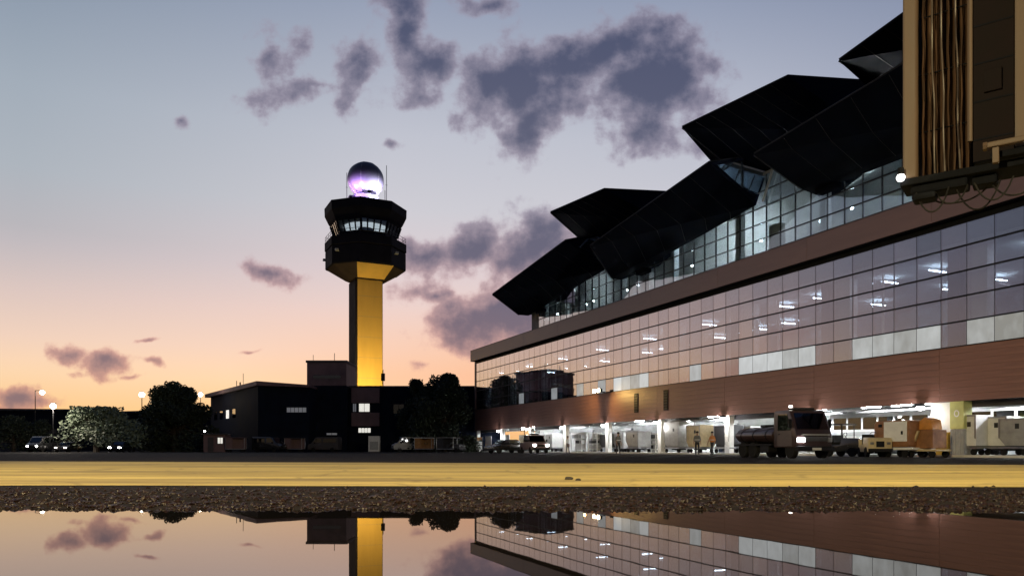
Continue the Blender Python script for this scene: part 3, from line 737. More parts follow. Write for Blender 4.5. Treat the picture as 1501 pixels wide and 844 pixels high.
for i in range(8):
    a0, a1 = R8 + i * math.pi / 4, R8 + (i + 1) * math.pi / 4
    p0 = Vector((math.cos(a0), math.sin(a0), 0)) * octo(6.6); p1 = Vector((math.cos(a1), math.sin(a1), 0)) * octo(6.6)
    for z in (36.5, 37.0): rl.tube(p0 + Vector((0, 0, z)), p1 + Vector((0, 0, z)), .035, 5)
    for q in range(4):
        pp = p0.lerp(p1, q / 4); rl.tube(pp + Vector((0, 0, 36.04)), pp + Vector((0, 0, 37.02)), .03, 5)
rl.build('balcony_rail', 'frame_metal', TW)
# cab: sill, canted panes between mullions, deep roof
cab_r0, cab_r1, cz0, cz1 = 5.15, 5.75, 37.05, 38.85
MB().lathe([(octo(4.9), 36.06), (octo(5.15), 36.1), (octo(5.15), cz0 - .01)], 8, start=R8).build('cab_sill', 'tower_dark', TW)
cabr = MB().lathe([(octo(5.80), cz1 + .01), (octo(6.1), 39.3), (octo(6.7), 40.6), (octo(6.75), 42.0), (octo(6.3), 42.15)], 8, start=R8).build('cab_roof', 'tower_dark', TW)
MB().lathe([(octo(5.4), cz1 - .06), (octo(5.4), cz1)], 8, start=R8).build('cab_ceiling', 'white_paint', TW)
emit('cab_light', (.95, .97, 1), .75)
MB().lathe([(3.2, cz1 - .2), (3.6, cz1 - .2), (3.6, cz1 - .08), (3.2, cz1 - .08)], 24).build('cab_light_ring', 'cab_light', TW)
MB().lathe([(1.3, cz0 - .9), (1.3, cz1 - .07)], 12).build('cab_core', 'dark_wall', TW)
mu = MB(); 
for i in range(8):
    a0, a1 = R8 + i * math.pi / 4, R8 + (i + 1) * math.pi / 4
    c0 = [Vector((math.cos(a) * octo(r), math.sin(a) * octo(r), z)) for a, r, z in ((a0, cab_r0, cz0), (a1, cab_r0, cz0), (a1, cab_r1, cz1), (a0, cab_r1, cz1))]
    nrm = Vector((math.cos((a0 + a1) / 2), math.sin((a0 + a1) / 2), 0))
    for q in range(4):
        t = q / 4; mu.tube(c0[0].lerp(c0[1], t), c0[3].lerp(c0[2], t), .20 if q == 0 else .13, 5)
        pa = [c0[0].lerp(c0[1], t + .03), c0[0].lerp(c0[1], t + .22), c0[3].lerp(c0[2], t + .22), c0[3].lerp(c0[2], t + .03)]
        MB().add([p - nrm * .02 for p in pa] + [p + nrm * .01 for p in pa], [(0, 1, 2, 3), (4, 5, 6, 7), (0, 1, 5, 4), (1, 2, 6, 5), (2, 3, 7, 6), (3, 0, 4, 7)]).build('cab_pane', 'upper_glass', TW)
mu.build('cab_mullions', 'tower_dark', TW)
# rooftop plinth and radome
pl = MB().lathe([(2.2, 42.16), (2.2, 44.2), (1.7, 44.5)], 20).build('radome_plinth', 'radome_white', TW)
MB().box(-2.9, -2.0, -.9, .1, 42.16, 43.9).build('roof_hatch', 'tower_dark', TW)
for sx in (-.75, .75): MB().cbox(sx - .42, sx + .42, -2.35, -2.0, 44.15, 44.6, .08).build('plinth_cap', 'tower_dark', pl)
prof = [(3.0 * math.sin(R(a)), -3.0 * math.cos(R(a))) for a in range(28, 181, 8)]
rd = MB().lathe(prof, 28, (0, 0, 47.2)).build('radome', 'radome_white', TW, smooth=True)
sm = MB()
for a in range(0, 360, 60):
    pts = [(3.01 * math.sin(R(e)) * math.cos(R(a)), 3.01 * math.sin(R(e)) * math.sin(R(a)), 47.2 - 3.01 * math.cos(R(e))) for e in range(30, 180, 10)]
    sm.path(pts, .035, 4)
sm.build('radome_seams', 'grey_paint', rd)
rods = MB()
for x, y, h in ((3.1, -1.6, 7.6), (-3.3, -.6, 5.6), (-1.2, 3.0, 6.8), (1.9, 3.2, 6.2), (3.6, 1.0, 4.2)):
    rods.tube((x, y, 42.1), (x, y, 42.1 + h), .05, 5)
    for a in range(1): rods.tube((x - .18, y, 42.1 + h * .55), (x + .18, y, 42.1 + h * .55), .03, 4)
rods.build('antenna', 'frame_metal', TW)
bx_ = MB()
for a in (150, 215, 300, 20):
    x, y = 7.0 * math.cos(R(a)), 7.0 * math.sin(R(a)); bx_.cbox(x - .25, x + .25, y - .25, y + .25, 33.2, 33.6, .05); bx_.tube((x * .93, y * .93, 33.3), (x, y, 33.35), .06, 5)
bx_.build('camera_box', 'grey_paint', TW)
# violet and white lamps round the foot of the radome
for k, (x, y, e, c) in enumerate(((-3.6, -4.2, 9000, (.66, .38, 1)), (2.6, -4.9, 14000, (.86, .80, 1)), (-5.2, -.4, 5000, (.95, .5, .9)), (5.2, -.6, 6000, (.7, .6, 1)))):
    h = MB().cbox(x - .2, x + .2, y - .2, y + .2, 42.16, 42.45, .04).build('radome_lamp', 'frame_metal', TW)
    l = lamp('radome_lamp_beam', 'SPOT', (x, y, 42.62), e, c, TW, spot_size=R(64), spot_blend=.7, shadow_soft_size=.15)
    l.rotation_euler = (Vector((0, 0, 46.2)) - Vector((x, y, 42.62))).to_track_quat('-Z', 'Y').to_euler()

# ================================================================== LOW BUILDINGS ROUND THE TOWER
def house(name, label, loc, rz=0): return thing(name, label, 'building', loc, rz)
emit('lit_window', (1, .97, .88), .75)
emit('dim_window', (.7, .8, 1), .06)
def win(parent, x0, x1, z0, z1, y, mat='lit_window', bars=1):
    """a window in the wall plane y: frame, pane, sill"""
    f = MB()
    f.box(x0 - .06, x0, y - .08, y - .003, z0 - .06, z1 + .06); f.box(x1, x1 + .06, y - .08, y - .003, z0 - .06, z1 + .06)
    f.box(x0, x1, y - .08, y - .003, z1, z1 + .06); f.box(x0, x1, y - .08, y - .003, z0 - .06, z0)
    for q in range(bars): xm = x0 + (x1 - x0) * (q + 1) / (bars + 1); f.box(xm - .025, xm + .025, y - .07, y - .02, z0, z1)
    fo = f.build('window_frame', 'frame_metal', parent)
    MB().box(x0, x1, y - .018, y - .004, z0, z1).build('pane', mat, fo)
    return fo
# stair block left of the shaft
A = house('stair_block', 'square dark block with a mauve top storey, left of the tower shaft', (-31.7 + 3.05, 116, 0))
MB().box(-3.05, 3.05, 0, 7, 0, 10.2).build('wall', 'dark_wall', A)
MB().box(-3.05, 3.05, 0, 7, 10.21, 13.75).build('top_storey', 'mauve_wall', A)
MB().box(-3.2, 3.2, -.15, 7.1, 13.76, 14.1).build('roof', 'dark_concrete', A)
MB().box(-2.1, 2.2, -.05, -.004, 11.3, 11.8).build('slot_window', 'dark_glass', A)
an = MB(); an.tube((-2.6, 2, 14.1), (-2.6, 2, 15.2), .04, 5); an.tube((.5, 3, 14.1), (.5, 3, 15.6), .05, 5); an.build('antenna', 'frame_metal', A)
win(A, .0, 1.6, 2.6, 2.9, 0, 'dim_window')
# range right of the shaft
B_ = house('office_range', 'long dark flat-roofed range with a mauve bay of lit windows, below the tower', (-25.55, 117, 0))
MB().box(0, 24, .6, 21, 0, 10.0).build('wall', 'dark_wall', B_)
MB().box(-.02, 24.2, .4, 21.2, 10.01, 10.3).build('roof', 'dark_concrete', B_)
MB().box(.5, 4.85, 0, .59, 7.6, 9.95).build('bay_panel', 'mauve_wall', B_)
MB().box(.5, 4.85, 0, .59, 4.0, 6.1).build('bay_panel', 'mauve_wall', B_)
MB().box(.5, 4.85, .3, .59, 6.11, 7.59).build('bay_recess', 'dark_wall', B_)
win(B_, 1.65, 3.3, 6.25, 7.5, .3); win(B_, .7, 1.2, 6.25, 7.5, .3, 'dim_window'); win(B_, 1.5, 3.4, 3.0, 3.7, .6, 'lit_window', 3)
for x in (7, 10, 13, 16): win(B_, x, x + 1.6, 6.0, 7.4, .6, 'dark_glass')
MB().tube((5.1, 2, 10.3), (5.1, 2, 13.0), .07, 6).box(4.8, 5.4, 1.9, 2.1, 11.2, 12.4).build('roof_mast', 'frame_metal', B_)
# floodlights on that roof, washing the shaft in sodium yellow
emit('sodium_face', (1, .7, .22), 12)
for k, (x, e) in enumerate(((-2.0, 6800), (1.5, 7600))):
    fl = MB().cbox(x - .3, x + .3, 19.0, 19.35, 10.31, 10.62, .04).build('floodlight', 'frame_metal', B_)
    MB().box(x - .24, x + .24, 19.1, 19.34, 10.625, 10.66).build('floodlight_lens', 'sodium_face', fl)
    wl = Vector((-25.55 + x, 136.2, 10.9))
    l = lamp('floodlight_beam', 'SPOT', (x, 19.2, 10.9), e, (1, .72, .24), B_, spot_size=R(110), spot_blend=.5, shadow_soft_size=.2)
    tgt = Vector((TW.location.x + .5, TY - 2.4, 18.0)) - wl
    l.rotation_euler = tgt.to_track_quat('-Z', 'Y').to_euler()
# building left of the stair block, its left wing running back
C_ = house('pitched_hall', 'dark hall with a low pitched roof, between the round tree and the stair block', (-37.9, 112, 0))
ca = Vector((-17.5, 26)); 
def hallpt(t, off=0): return (ca.x * t - off * .83, ca.y * t - off * .56)
hl = MB()
p0, p1 = hallpt(0), hallpt(1)
hl.add([(7.6, 0, 0), (p0[0], p0[1], 0), (p1[0], p1[1], 0), (7.6, 26, 0), (7.6, 0, 9.6), (p0[0], p0[1], 9.8), (p1[0], p1[1], 9.8), (7.6, 26, 9.6)],
       [(0, 1, 5, 4), (1, 2, 6, 5), (2, 3, 7, 6), (3, 0, 4, 7), (4, 5, 6, 7), (0, 3, 2, 1)])
hl.build('wall', 'dark_wall', C_)
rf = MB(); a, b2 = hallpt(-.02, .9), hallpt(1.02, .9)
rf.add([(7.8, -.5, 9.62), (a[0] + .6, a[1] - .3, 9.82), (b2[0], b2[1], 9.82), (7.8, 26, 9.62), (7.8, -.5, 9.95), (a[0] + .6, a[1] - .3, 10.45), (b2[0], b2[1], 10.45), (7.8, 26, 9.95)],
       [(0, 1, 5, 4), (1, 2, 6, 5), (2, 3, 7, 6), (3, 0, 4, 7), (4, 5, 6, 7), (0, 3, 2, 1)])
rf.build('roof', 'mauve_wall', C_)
for t0 in (.42, .56, .70, .84):
    q0, q1 = hallpt(t0, .03), hallpt(t0 + .06, .03); q2, q3 = hallpt(t0, .07), hallpt(t0 + .06, .07)
    MB().add([(q0[0], q0[1], 5.6), (q1[0], q1[1], 5.6), (q1[0], q1[1], 7.0), (q0[0], q0[1], 7.0), (q2[0], q2[1], 5.6), (q3[0], q3[1], 5.6), (q3[0], q3[1], 7.0), (q2[0], q2[1], 7.0)],
             [(0, 1, 2, 3), (4, 5, 6, 7), (0, 1, 5, 4), (1, 2, 6, 5), (2, 3, 7, 6), (3, 0, 4, 7)]).build('window', 'lit_window' if t0 in (.56,) else 'dark_glass', C_)
win(C_, 4.3, 7.2, 5.9, 6.6, 0, 'dim_window', 4)
an = MB(); an.tube((-4, 5, 10), (-4, 5, 12.2), .04, 5); an.tube((-6.5, 9, 10), (-6.5, 9, 11.4), .06, 5); an.tube((-5.2, 7, 10), (-5.2, 7, 11.0), .12, 5); an.build('antenna', 'frame_metal', C_)
# far low sheds at the left
for nm, lb, x0, x1, y, h in (('cargo_shed', 'low dark cargo shed at the far left under the horizon', -150, -84, 150, 8.5), ('cargo_shed', 'low dark cargo shed behind the pale lit tree', -83, -62, 156, 8.35)):
    D = house(nm, lb, (x0, y, 0))
    MB().box(0, x1 - x0, 0, 20, 0, h - .5).build('wall', 'dark_wall', D)
    MB().prism([(-.4, h - .49), (x1 - x0 + .4, h - .49), (x1 - x0 + .4, h - .2), ((x1 - x0) / 2, h + .1), (-.4, h - .2)], -.6, 20.6).build('roof', 'dark_concrete', D)
    for q in range(int((x1 - x0) / 9)): MB().box(2 + q * 9, 6.5 + q * 9, -.06, -.004, .05, 4.4).build('shed_door', 'dark_concrete', D)

# ================================================================== TREES
pbr('bark', (.035, .026, .02), .9, var=.4, scale=5, bump=.5)
pbr('leaf_dark', (.016, .026, .013), .7, var=.5, scale=.8)
pbr('leaf_pale', (.15, .19, .14), .6, var=.5, scale=1.2)
def tree(label, x, y, w, h, base, n, mat, seed, group=None, shape='dome', lean=0):
    rn = random.Random(seed); T = thing('broadleaf_tree', label, 'tree', (x, y, 0), 0, group)
    tr = MB(); th = base + (h - base) * .45
    tr.tube((0, 0, 0), (0, 0, th), w * .035, 9, w * .02)
    cl = []
    for i in range(46):
        a = rn.uniform(0, 6.28); e = rn.random() ** .8
        zz = base + (h - base) * e
        if shape == 'dome': zz = base + (h - base) * e * .88; rr = (w / 2) * math.sqrt(max(.01, 1 - e ** 1.7))
        elif shape == 'flat': rr = (w / 2) * (.55 + .45 * math.sin(math.pi * min(1, e + .25)))
        else: rr = (w / 2) * max(.12, (1 - e) ** .8)
        q = rr * math.sqrt(rn.random()) * .84
        p = Vector((math.cos(a) * q + lean * e, math.sin(a) * q, zz)); cl.append((p, rn.uniform(.13, .19) * w * (.55 + .45 * (1 - e))))
        mid = Vector((0, 0, th * .6)).lerp(p, .5) + Vector((0, 0, .2))
        tr.path([(0, 0, th * rn.uniform(.5, .95)), mid, p], w * .008, 5)
    tr.build('trunk', 'bark', T, smooth=True)
    lf = MB()
    for i in range(n):
        c, rr = cl[rn.randrange(len(cl))]
        d = Vector((rn.gauss(0, 1), rn.gauss(0, 1), rn.gauss(0, 1))).normalized() * rr * rn.random() ** .45
        p = c + d
        if p.z < base - .4 or p.z > h: continue
        sz = rn.uniform(.13, .27) * (w / 10) ** .5
        u_ = Vector((rn.gauss(0, 1), rn.gauss(0, 1), rn.gauss(0, .7))).normalized(); v_ = u_.orthogonal().normalized()
        lf.add([p - u_ * sz, p + v_ * sz * .55, p + u_ * sz, p - v_ * sz * .55], [(0, 1, 2, 3)])
    lf.build('crown', mat, T)
    return T
tree('round dark tree left of the pitched hall', (256 - 750.5) / 9.6, 114.5, 13.6, 11.1, .2, 20000, 'leaf_dark', 1)
tree('tall round dark tree at the corner of the terminal', (652 - 750.5) / 9.9, 111, 12.4, 12.3, .2, 20000, 'leaf_dark', 2)
tree('smaller dark tree left of the tall round tree', (610 - 750.5) / 9.7, 113.4, 8.6, 10.9, .2, 9000, 'leaf_dark', 3, shape='cone')
tree('wide pale tree lit by a street lamp, far left', (143 - 750.5) / 10.4, 105.5, 12.4, 6.3, 1.0, 9000, 'leaf_pale', 4, shape='flat')
for k, (px, y, w_, h, lb) in enumerate(((20, 118, 9, 6.0, 'low dark shrub tree at the left edge of the frame'), (60, 121, 8, 5.2, 'low dark shrub tree beside the leftmost street lamp'), (196, 120, 6, 5.4, 'low dark shrub tree between pale tree and round tree'))):
    tree(lb, (px - 750.5) / (1100 / y), y, w_, h, .4, 3500, 'leaf_dark', 10 + k)

# ================================================================== STREET LAMPS
emit('lamp_globe', (1, .86, .66), 28)
def street_lamp(label, px, py, y, r=.38, power=120, arm=0):
    s_ = 1100 / y; z = .5 + (657 - py) / s_
    T = thing('street_lamp', label, 'street lamp', ((px - 750.5) / s_, y, 0), 0, 'lit street lamps by the low buildings')
    p = MB(); p.tube((arm, 0, 0), (arm, 0, z + .2), .09, 8, .06); p.lathe([(.2, 0), (.2, .12), (.1, .4)], 8, (arm, 0, 0))
    if arm: p.tube((arm, 0, z + .2), (0, 0, z + .28), .05, 6)
    p.build('post', 'frame_metal', T)
    MB().cbox(-.32, .32, -.2, .2, z + .22, z + .34, .04).build('lamp_head', 'frame_metal', T)
    MB().lathe([(r * math.sin(R(q)), -r * math.cos(R(q))) for q in range(0, 151, 15)], 16, (0, 0, z - r * .3)).build('lamp_globe', 'lamp_globe', T, smooth=True)
    if power: lamp('lamp_light', 'POINT', (0, -.6, z - .3), power, (1, .86, .68), T, shadow_soft_size=.3)
street_lamp('lit street lamp highest above the far left shed', 62, 574, 128, .38, 0, -1.2)
street_lamp('lit street lamp low over the shed, left of the pale tree', 78, 594, 102, .36, 2600)
street_lamp('lit street lamp at the left flank of the round tree', 208, 577, 118, .4, 0)
street_lamp('lit street lamp between the round tree and the pitched hall', 294, 577, 126, .34, 300)

# ================================================================== APRON FLOODLIGHT MASTS (behind the camera, lighting the band)
def mast(label, x, y, h, tgt, e, size):
    T = thing('floodlight_mast', label, 'light mast', (x, y, 0), 0, 'apron floodlight masts')
    MB().tube((0, 0, 0), (0, 0, h), .22, 10, .1).build('post', 'steel', T)
    MB().box(-1.2, 1.2, -.08, .08, h - .1, h + .06).build('crossarm', 'steel', T)
    hd = MB()
    for q in (-.9, 0, .9): hd.cbox(q - .3, q + .3, -.05, .35, h - .5, h - .1, .04)
    hd.build('lamp_head', 'frame_metal', T)
    l = lamp('mast_light', 'SPOT', (0, .5, h - .6), e, (1, .79, .40), T, spot_size=R(size), spot_blend=.6, shadow_soft_size=.4)
    l.rotation_euler = (Vector(tgt) - Vector((x, y + .5, h - .6))).to_track_quat('-Z', 'Y').to_euler()
mast('tall apron floodlight mast behind the camera to the left', -22, -9, 17, (-4, 15, 0), 66000, 72)
mast('tall apron floodlight mast behind the camera to the right', 24, -9, 17, (6, 15, 0), 58000, 68)

# ================================================================== JET BRIDGE (near, upper right)
pbr('tan_paint', (.046, .026, .014), .55, var=.25, scale=2, stretch=(1, 1, .3))
pbr('bellows_cloth', (.042, .022, .012), .8, var=.5, scale=3, stretch=(1, 1, .5), bump=.6, bscale=14, spec=.2)
pbr('bridge_cable', (.035, .025, .02), .5, var=.4, scale=12)
pbr('bridge_dark', (.006, .007, .010), .7, var=.4, spec=.05)
pbr('bridge_panel', (.008, .0055, .006), .7, var=.3, scale=2, spec=.08)
JB = thing('jet_bridge', 'dark passenger boarding bridge head with folded bellows and hanging cables, upper right', 'jet bridge', (8.4, 14.0, 0), R(-36))
ZF, ZT = 5.68, 9.7
MB().cbox(-.98, -.74, -.12, .14, ZF, ZT, .03).build('corner_post', 'tan_paint', JB)
MB().cbox(.82, 1.12, -.22, .05, ZF + .25, ZT, .03).build('corner_post', 'tan_paint', JB)
MB().cbox(1.14, 2.6, -.18, .0, ZF + .3, ZT, .02).build('side_panel', 'bridge_panel', JB)
MB().box(.17, .8, .02, .1, ZF + .12, ZT).build('inner_panel', 'bridge_panel', JB)
for z in (ZF + .5, ZF + 1.2, ZF + 1.9, ZF + 2.6, ZF + 3.3): MB().box(.18, .79, .012, .0195, z, z + .03).build('panel_joint', 'bridge_dark', JB)
MB().cbox(.34, .62, -.03, .018, ZF + 1.35, ZF + 1.75, .01).build('inspection_plate', 'bridge_panel', JB)
MB().box(-.72, .16, .42, .5, ZF + .1, ZT).build('back_panel', 'bridge_dark', JB)
MB().cbox(-1.02, 2.6, -.35, 1.6, ZT + .01, ZT + .25, .04).build('roof', 'bridge_dark', JB)
MB().box(-.97, -.83, .16, 1.4, ZF + .3, ZT).build('side_wall', 'bridge_panel', JB)
# concertina bellows: eight sharp pleats of cloth on hoops, with slack cables down the front
for k in range(8):
    x = -.70 + k * .105; pl = MB(); n_ = 15; vs = []; fs = []
    for i in range(n_):
        t = i / (n_ - 1); z = ZF + .06 + (ZT - ZF - .1) * t
        sag = .010 * math.sin(t * math.pi * 7 + k) ; tip = .05 + .016 * math.sin(t * 3 + k * 1.3)
        vs += [(x + sag * .4, .20, z), (x + .038 + sag, .20 - tip * 2.1, z), (x + .060 + sag, .20 - tip * 2.1, z), (x + .098 + sag * .4, .20, z)]
    for i in range(n_ - 1):
        for q in range(3): fs.append((i * 4 + q, i * 4 + q + 1, (i + 1) * 4 + q + 1, (i + 1) * 4 + q))
    pl.add(vs, fs); pb = pl.build('bellows_pleat', 'bellows_cloth', JB)
rn = random.Random(21)
for k, x in enumerate((-.52, -.36, -.12)):
    pts = [(x + .010 * math.sin(t * .5 + k) + t * .003, .02 + .02 * math.sin(t * .9 + k), ZT - .3 - t * (ZT - ZF - .35) / 24) for t in range(25)]
    MB().path(pts, .016, 6).build('slack_cable', 'bridge_cable', JB, smooth=True)
for z in (ZF + .9, ZF + 2.0, ZF + 3.1): MB().tube((-.74, .10, z), (.14, .10, z + .02), .012, 5).build('bellows_hoop', 'bridge_dark', JB)
tb = MB(); tb.tube((.12, -.02, ZT - .55), (.12, -.02, ZF + .5), .045, 8); tb.tube((.12, -.02, ZT - .55), (.42, -.1, ZT - .42), .05, 8); tb.build('canopy_arm', 'tan_paint', JB)
MB().cbox(-1.02, 1.3, -.15, .6, ZF - .14, ZF, .03).build('floor_frame', 'bridge_dark', JB)
MB().cbox(-.85, .1, -.1, .4, ZF - .32, ZF - .15, .05).build('drive_box', 'bridge_dark', JB)
MB().cbox(.15, .55, .0, .4, ZF - .32, ZF - .15, .04).build('motor', 'bridge_dark', JB)
MB().cbox(-.82, -.42, -.2, .2, ZF - .46, ZF - .33, .05).build('junction_box', 'bridge_dark', JB)
for k, (x0, x1, dip, y) in enumerate(((-.75, -.2, .42, -.12), (-.45, .1, .30, -.05), (-.1, .6, .48, 0), (.2, .8, .38, -.1), (.45, 1.2, .30, .1), (-.6, .4, .22, .25))):
    pts = [(x0 + (x1 - x0) * t / 10, y + .03 * math.sin(t), ZF - .30 - dip * math.sin(math.pi * t / 10) ** .8) for t in range(11)]
    MB().path(pts, .016, 6).build('hanging_cable', 'rubber', JB, smooth=True)
fr = MB().cbox(.42, 1.4, -.5, -.36, ZF + .16, ZF + .26, .02).build('handrail', 'tan_paint', JB)
MB().cbox(.5, .6, -.48, -.38, ZF - .12, ZF + .155, .01).build('rail_post', 'tan_paint', JB)
MB().cbox(.46, 1.5, -.34, -.16, ZF - .0, ZF + .12, .02).build('step_plate', 'bridge_dark', JB)
MB().tube((.42, -.43, ZF + .21), (.36, -.43, ZF + .21), .08, 8).build('rail_end', 'tan_paint', JB)
emit('bridge_bulb', (1, .98, .95), 7)
for x, y, z, r_ in ((-1.0, -.2, ZF + .02, .08),):
    lh = MB().tube((x, y, z + r_ * .6), (x, y, z + r_ + .1), r_ * .7, 8).build('lamp_housing', 'bridge_dark', JB)
    MB().lathe([(0, -r_), (r_ * .7, -r_ * .7), (r_, 0), (r_ * .75, r_ * .6)], 10, (x, y, z)).build('lamp_globe', 'bridge_bulb', lh, smooth=True)
# telescopic tunnel back towards the terminal, and its lift column, out of frame to the right
MB().cbox(-.7, 2.6, .62, 1.5, ZF + .4, ZT - .02, .05).build('cab', 'bridge_dark', JB)
MB().cbox(0, 19, -1.35, 1.35, ZF + .1, ZF + 3.0, .05).build('tunnel', 'bridge_panel', JB, loc=(2.7, 1.6, 0), rz=R(50))
for q in (-.7, .7):
    cx, cy = 2.7 + 7 * math.cos(R(50)) - q * math.sin(R(50)), 1.6 + 7 * math.sin(R(50)) + q * math.cos(R(50))
    MB().tube((cx, cy, .4), (cx, cy, ZF + .1), .16, 10).build('lift_column', 'tan_paint', JB)
    wl_ = MB().tube((-.16, 0, 0), (.16, 0, 0), .42, 18).build('bogie_wheel', 'rubber', JB, loc=(cx + q * 1.0, cy, .43))
bg_ = MB().cbox(-.4, .4, -1.1, 1.1, .3, .75, .05).build('bogie', 'bridge_dark', JB, loc=(2.7 + 7 * math.cos(R(50)), 1.6 + 7 * math.sin(R(50)), 0), rz=R(50))

# ================================================================== VEHICLES AND GROUND EQUIPMENT
def X_(px, Y): return (px - 750.5) * Y / 1100
pbr('rim', (.25, .25, .26), .4, .6, var=.2)
pbr('truck_brown', (.038, .022, .022), .35, var=.25, coat=.4)
pbr('truck_dark', (.010, .010, .013), .6, var=.3, spec=.2)
pbr('car_black', (.018, .019, .022), .25, var=.2, coat=.6)
pbr('van_pink', (.22, .15, .145), .4, var=.15, coat=.3)
pbr('van_white', (.58, .58, .57), .4, var=.12, coat=.3)
pbr('cream_paint', (.55, .45, .27), .5, var=.2)
pbr('rust_orange', (.27, .125, .05), .55, var=.3)
pbr('container_grey', (.36, .36, .35), .45, .3, var=.18, bump=.15, bscale=4)
pbr('container_white', (.70, .71, .71), .5, var=.1, bump=.12, bscale=4)
pbr('container_dark', (.02, .02, .024), .6, var=.3)
pbr('bus_blue', (.06, .13, .20), .35, var=.2)
pbr('plate', (.6, .6, .58), .5, var=.2)
pbr('wood', (.30, .15, .05), .7, var=.35, scale=4)
emit('headlight_on', (1, .96, .93), 38)
emit('marker_on', (1, .9, .8), 6)
WH = {}
def wheel(parent, x, y, r, w, side):
    key = (r, w)
    if key not in WH:
        ty = MB().lathe([(r * .62, -w / 2), (r * .92, -w / 2), (r, -w / 2 + .03), (r, w / 2 - .03), (r * .92, w / 2), (r * .62, w / 2)], 18)
        ty.v = [(a, c, b_) for a, b_, c in ty.v]
        rm = MB().lathe([(.02, -w / 2 + .05), (r * .3, -w / 2 + .02), (r * .61, -w / 2 + .045), (r * .61, w / 2 - .045), (r * .3, w / 2 - .02), (.02, w / 2 - .05)], 12)
        rm.v = [(a, c, b_) for a, b_, c in rm.v]
        WH[key] = (ty.mesh('tyre', 'rubber', True), rm.mesh('rim', 'rim'))
    t = obj('wheel', WH[key][0], parent, (x, y, r))
    obj('rim', WH[key][1], t)
    return t
def side_win(parent, pts, yside, mat='dark_glass', name='side_window'):
    s = 1 if yside > 0 else -1
    return MB().prism(pts, yside + s * .003, yside + s * .022).build(name, mat, parent)
def slope_pane(parent, x0, z0, x1, z1, w0, w1, name='windscreen', mat='dark_glass', out=.02):
    d = Vector((x1 - x0, 0, z1 - z0)).normalized(); n_ = Vector((d.z, 0, -d.x)) * out
    a = [Vector((x0, -w0, z0)), Vector((x0, w0, z0)), Vector((x1, w1, z1)), Vector((x1, -w1, z1))]
    return MB().add([p + n_ * .2 for p in a] + [p + n_ * 1.2 for p in a], [(0, 1, 2, 3), (4, 5, 6, 7), (0, 1, 5, 4), (1, 2, 6, 5), (2, 3, 7, 6), (3, 0, 4, 7)]).build(name, mat, parent)
def lights(parent, x, y, z, w, h, on, name='headlight'):
    for s_ in (-1, 1):
        MB().cbox(x - .03, x + .05, s_ * y - w / 2, s_ * y + w / 2, z - h / 2, z + h / 2, .02).build(name, on, parent)

# --- tank truck in the middle distance, facing half towards the camera
TK = thing('tank_truck', 'dark brown tank truck with one bright headlight, on the apron before the terminal', 'truck', (X_(1165, 39), 39.0, 0), R(-76))
MB().box(-4.2, 1.2, -.42, .42, .52, .72).build('chassis', 'truck_dark', TK)
MB().prism([(-.35, .55), (1.62, .55), (1.62, 1.18), (1.52, 1.42), (1.05, 2.36), (.85, 2.44), (-.2, 2.44), (-.35, 2.35)], -1.02, 1.02, bev=.07).build('cab', 'truck_brown', TK, smooth=True)
slope_pane(TK, 1.50, 1.46, 1.10, 2.28, .9, .84)
for s_ in (-1.02, 1.02):
    side_win(TK, [(.05, 1.42), (1.15, 1.42), (.85, 2.24), (.05, 2.24)], s_)
    dr = MB().box(.0, 1.25, s_ - .012, s_ + .012, .62, 1.38).build('door', 'truck_brown', TK)
    MB().box(.08, .24, s_ + math.copysign(.013, s_) - .015, s_ + math.copysign(.013, s_) + .015, 1.2, 1.25).build('handle', 'truck_dark', dr)
    mr = MB().cbox(1.2, 1.3, s_ * 1.12 - .09, s_ * 1.12 + .09, 1.55, 1.98, .03).build('mirror', 'truck_dark', TK)
    MB().tube((1.22, s_, 1.5), (1.25, s_ * 1.1, 1.6), .02, 5).build('mirror_arm', 'truck_dark', TK)
MB().box(1.625, 1.66, -.55, .72, .86, 1.12).build('grille', 'truck_dark', TK)
for q in range(4): MB().box(1.662, 1.68, -.53, .70, .88 + q * .06, .905 + q * .06).build('grille_bar', 'rim', TK)
MB().box(1.625, 1.655, -.72, .86, 1.16, 1.22).build('trim_strip', 'grey_paint', TK)
MB().cbox(1.55, 1.80, -1.04, 1.04, .36, .62, .05).build('bumper', 'truck_dark', TK)
MB().box(1.805, 1.82, -.25, .25, .42, .54).build('number_plate', 'plate', TK)
MB().cbox(1.60, 1.70, -.98, -.60, .82, 1.04, .03).build('headlight', 'headlight_on', TK)
MB().cbox(1.60, 1.69, .76, .98, .82, 1.04, .03).build('headlight', 'rim', TK)
MB().cbox(.3, .8, -.6, .6, 2.45, 2.58, .04).build('beacon_bar', 'truck_dark', TK)
MB().cbox(.42, .56, -.66, -.5, 2.59, 2.70, .03).build('beacon', 'marker_on', TK)
tk = MB(); prof = [(math.cos(R(a)) * 1.0, 1.20 + math.sin(R(a)) * .48) for a in range(0, 360, 20)]
tk.prism(prof, -4.15, -.55, 'x', bev=.05); tank = tk.build('tank', 'truck_brown', TK, smooth=True)
for x in (-3.6, -2.4, -1.2):
    bn = MB(); p2 = [(math.cos(R(a)) * 1.015, 1.20 + math.sin(R(a)) * .492) for a in range(0, 360, 20)]; bn.prism(p2, x, x + .07, 'x'); bn.build('tank_band', 'truck_dark', tank)
MB().cbox(-2.7, -2.2, -.3, .3, 1.66, 1.80, .03).build('tank_hatch', 'truck_dark', tank)
MB().box(-4.2, -.5, -1.05, 1.05, .66, .74).build('mudguard', 'truck_dark', TK)
MB().cbox(-1.6, -.8, -1.02, -.5, .3, .64, .03).build('tool_locker', 'truck_dark', TK)
for x in (1.0, -2.4, -3.4):
    for s_ in (-.86, .86): wheel(TK, x, s_, .42, .28, s_)
MB().cbox(-4.28, -4.16, .7, .95, .8, 1.0, .02).build('tail_lamp', 'bus_blue', TK)
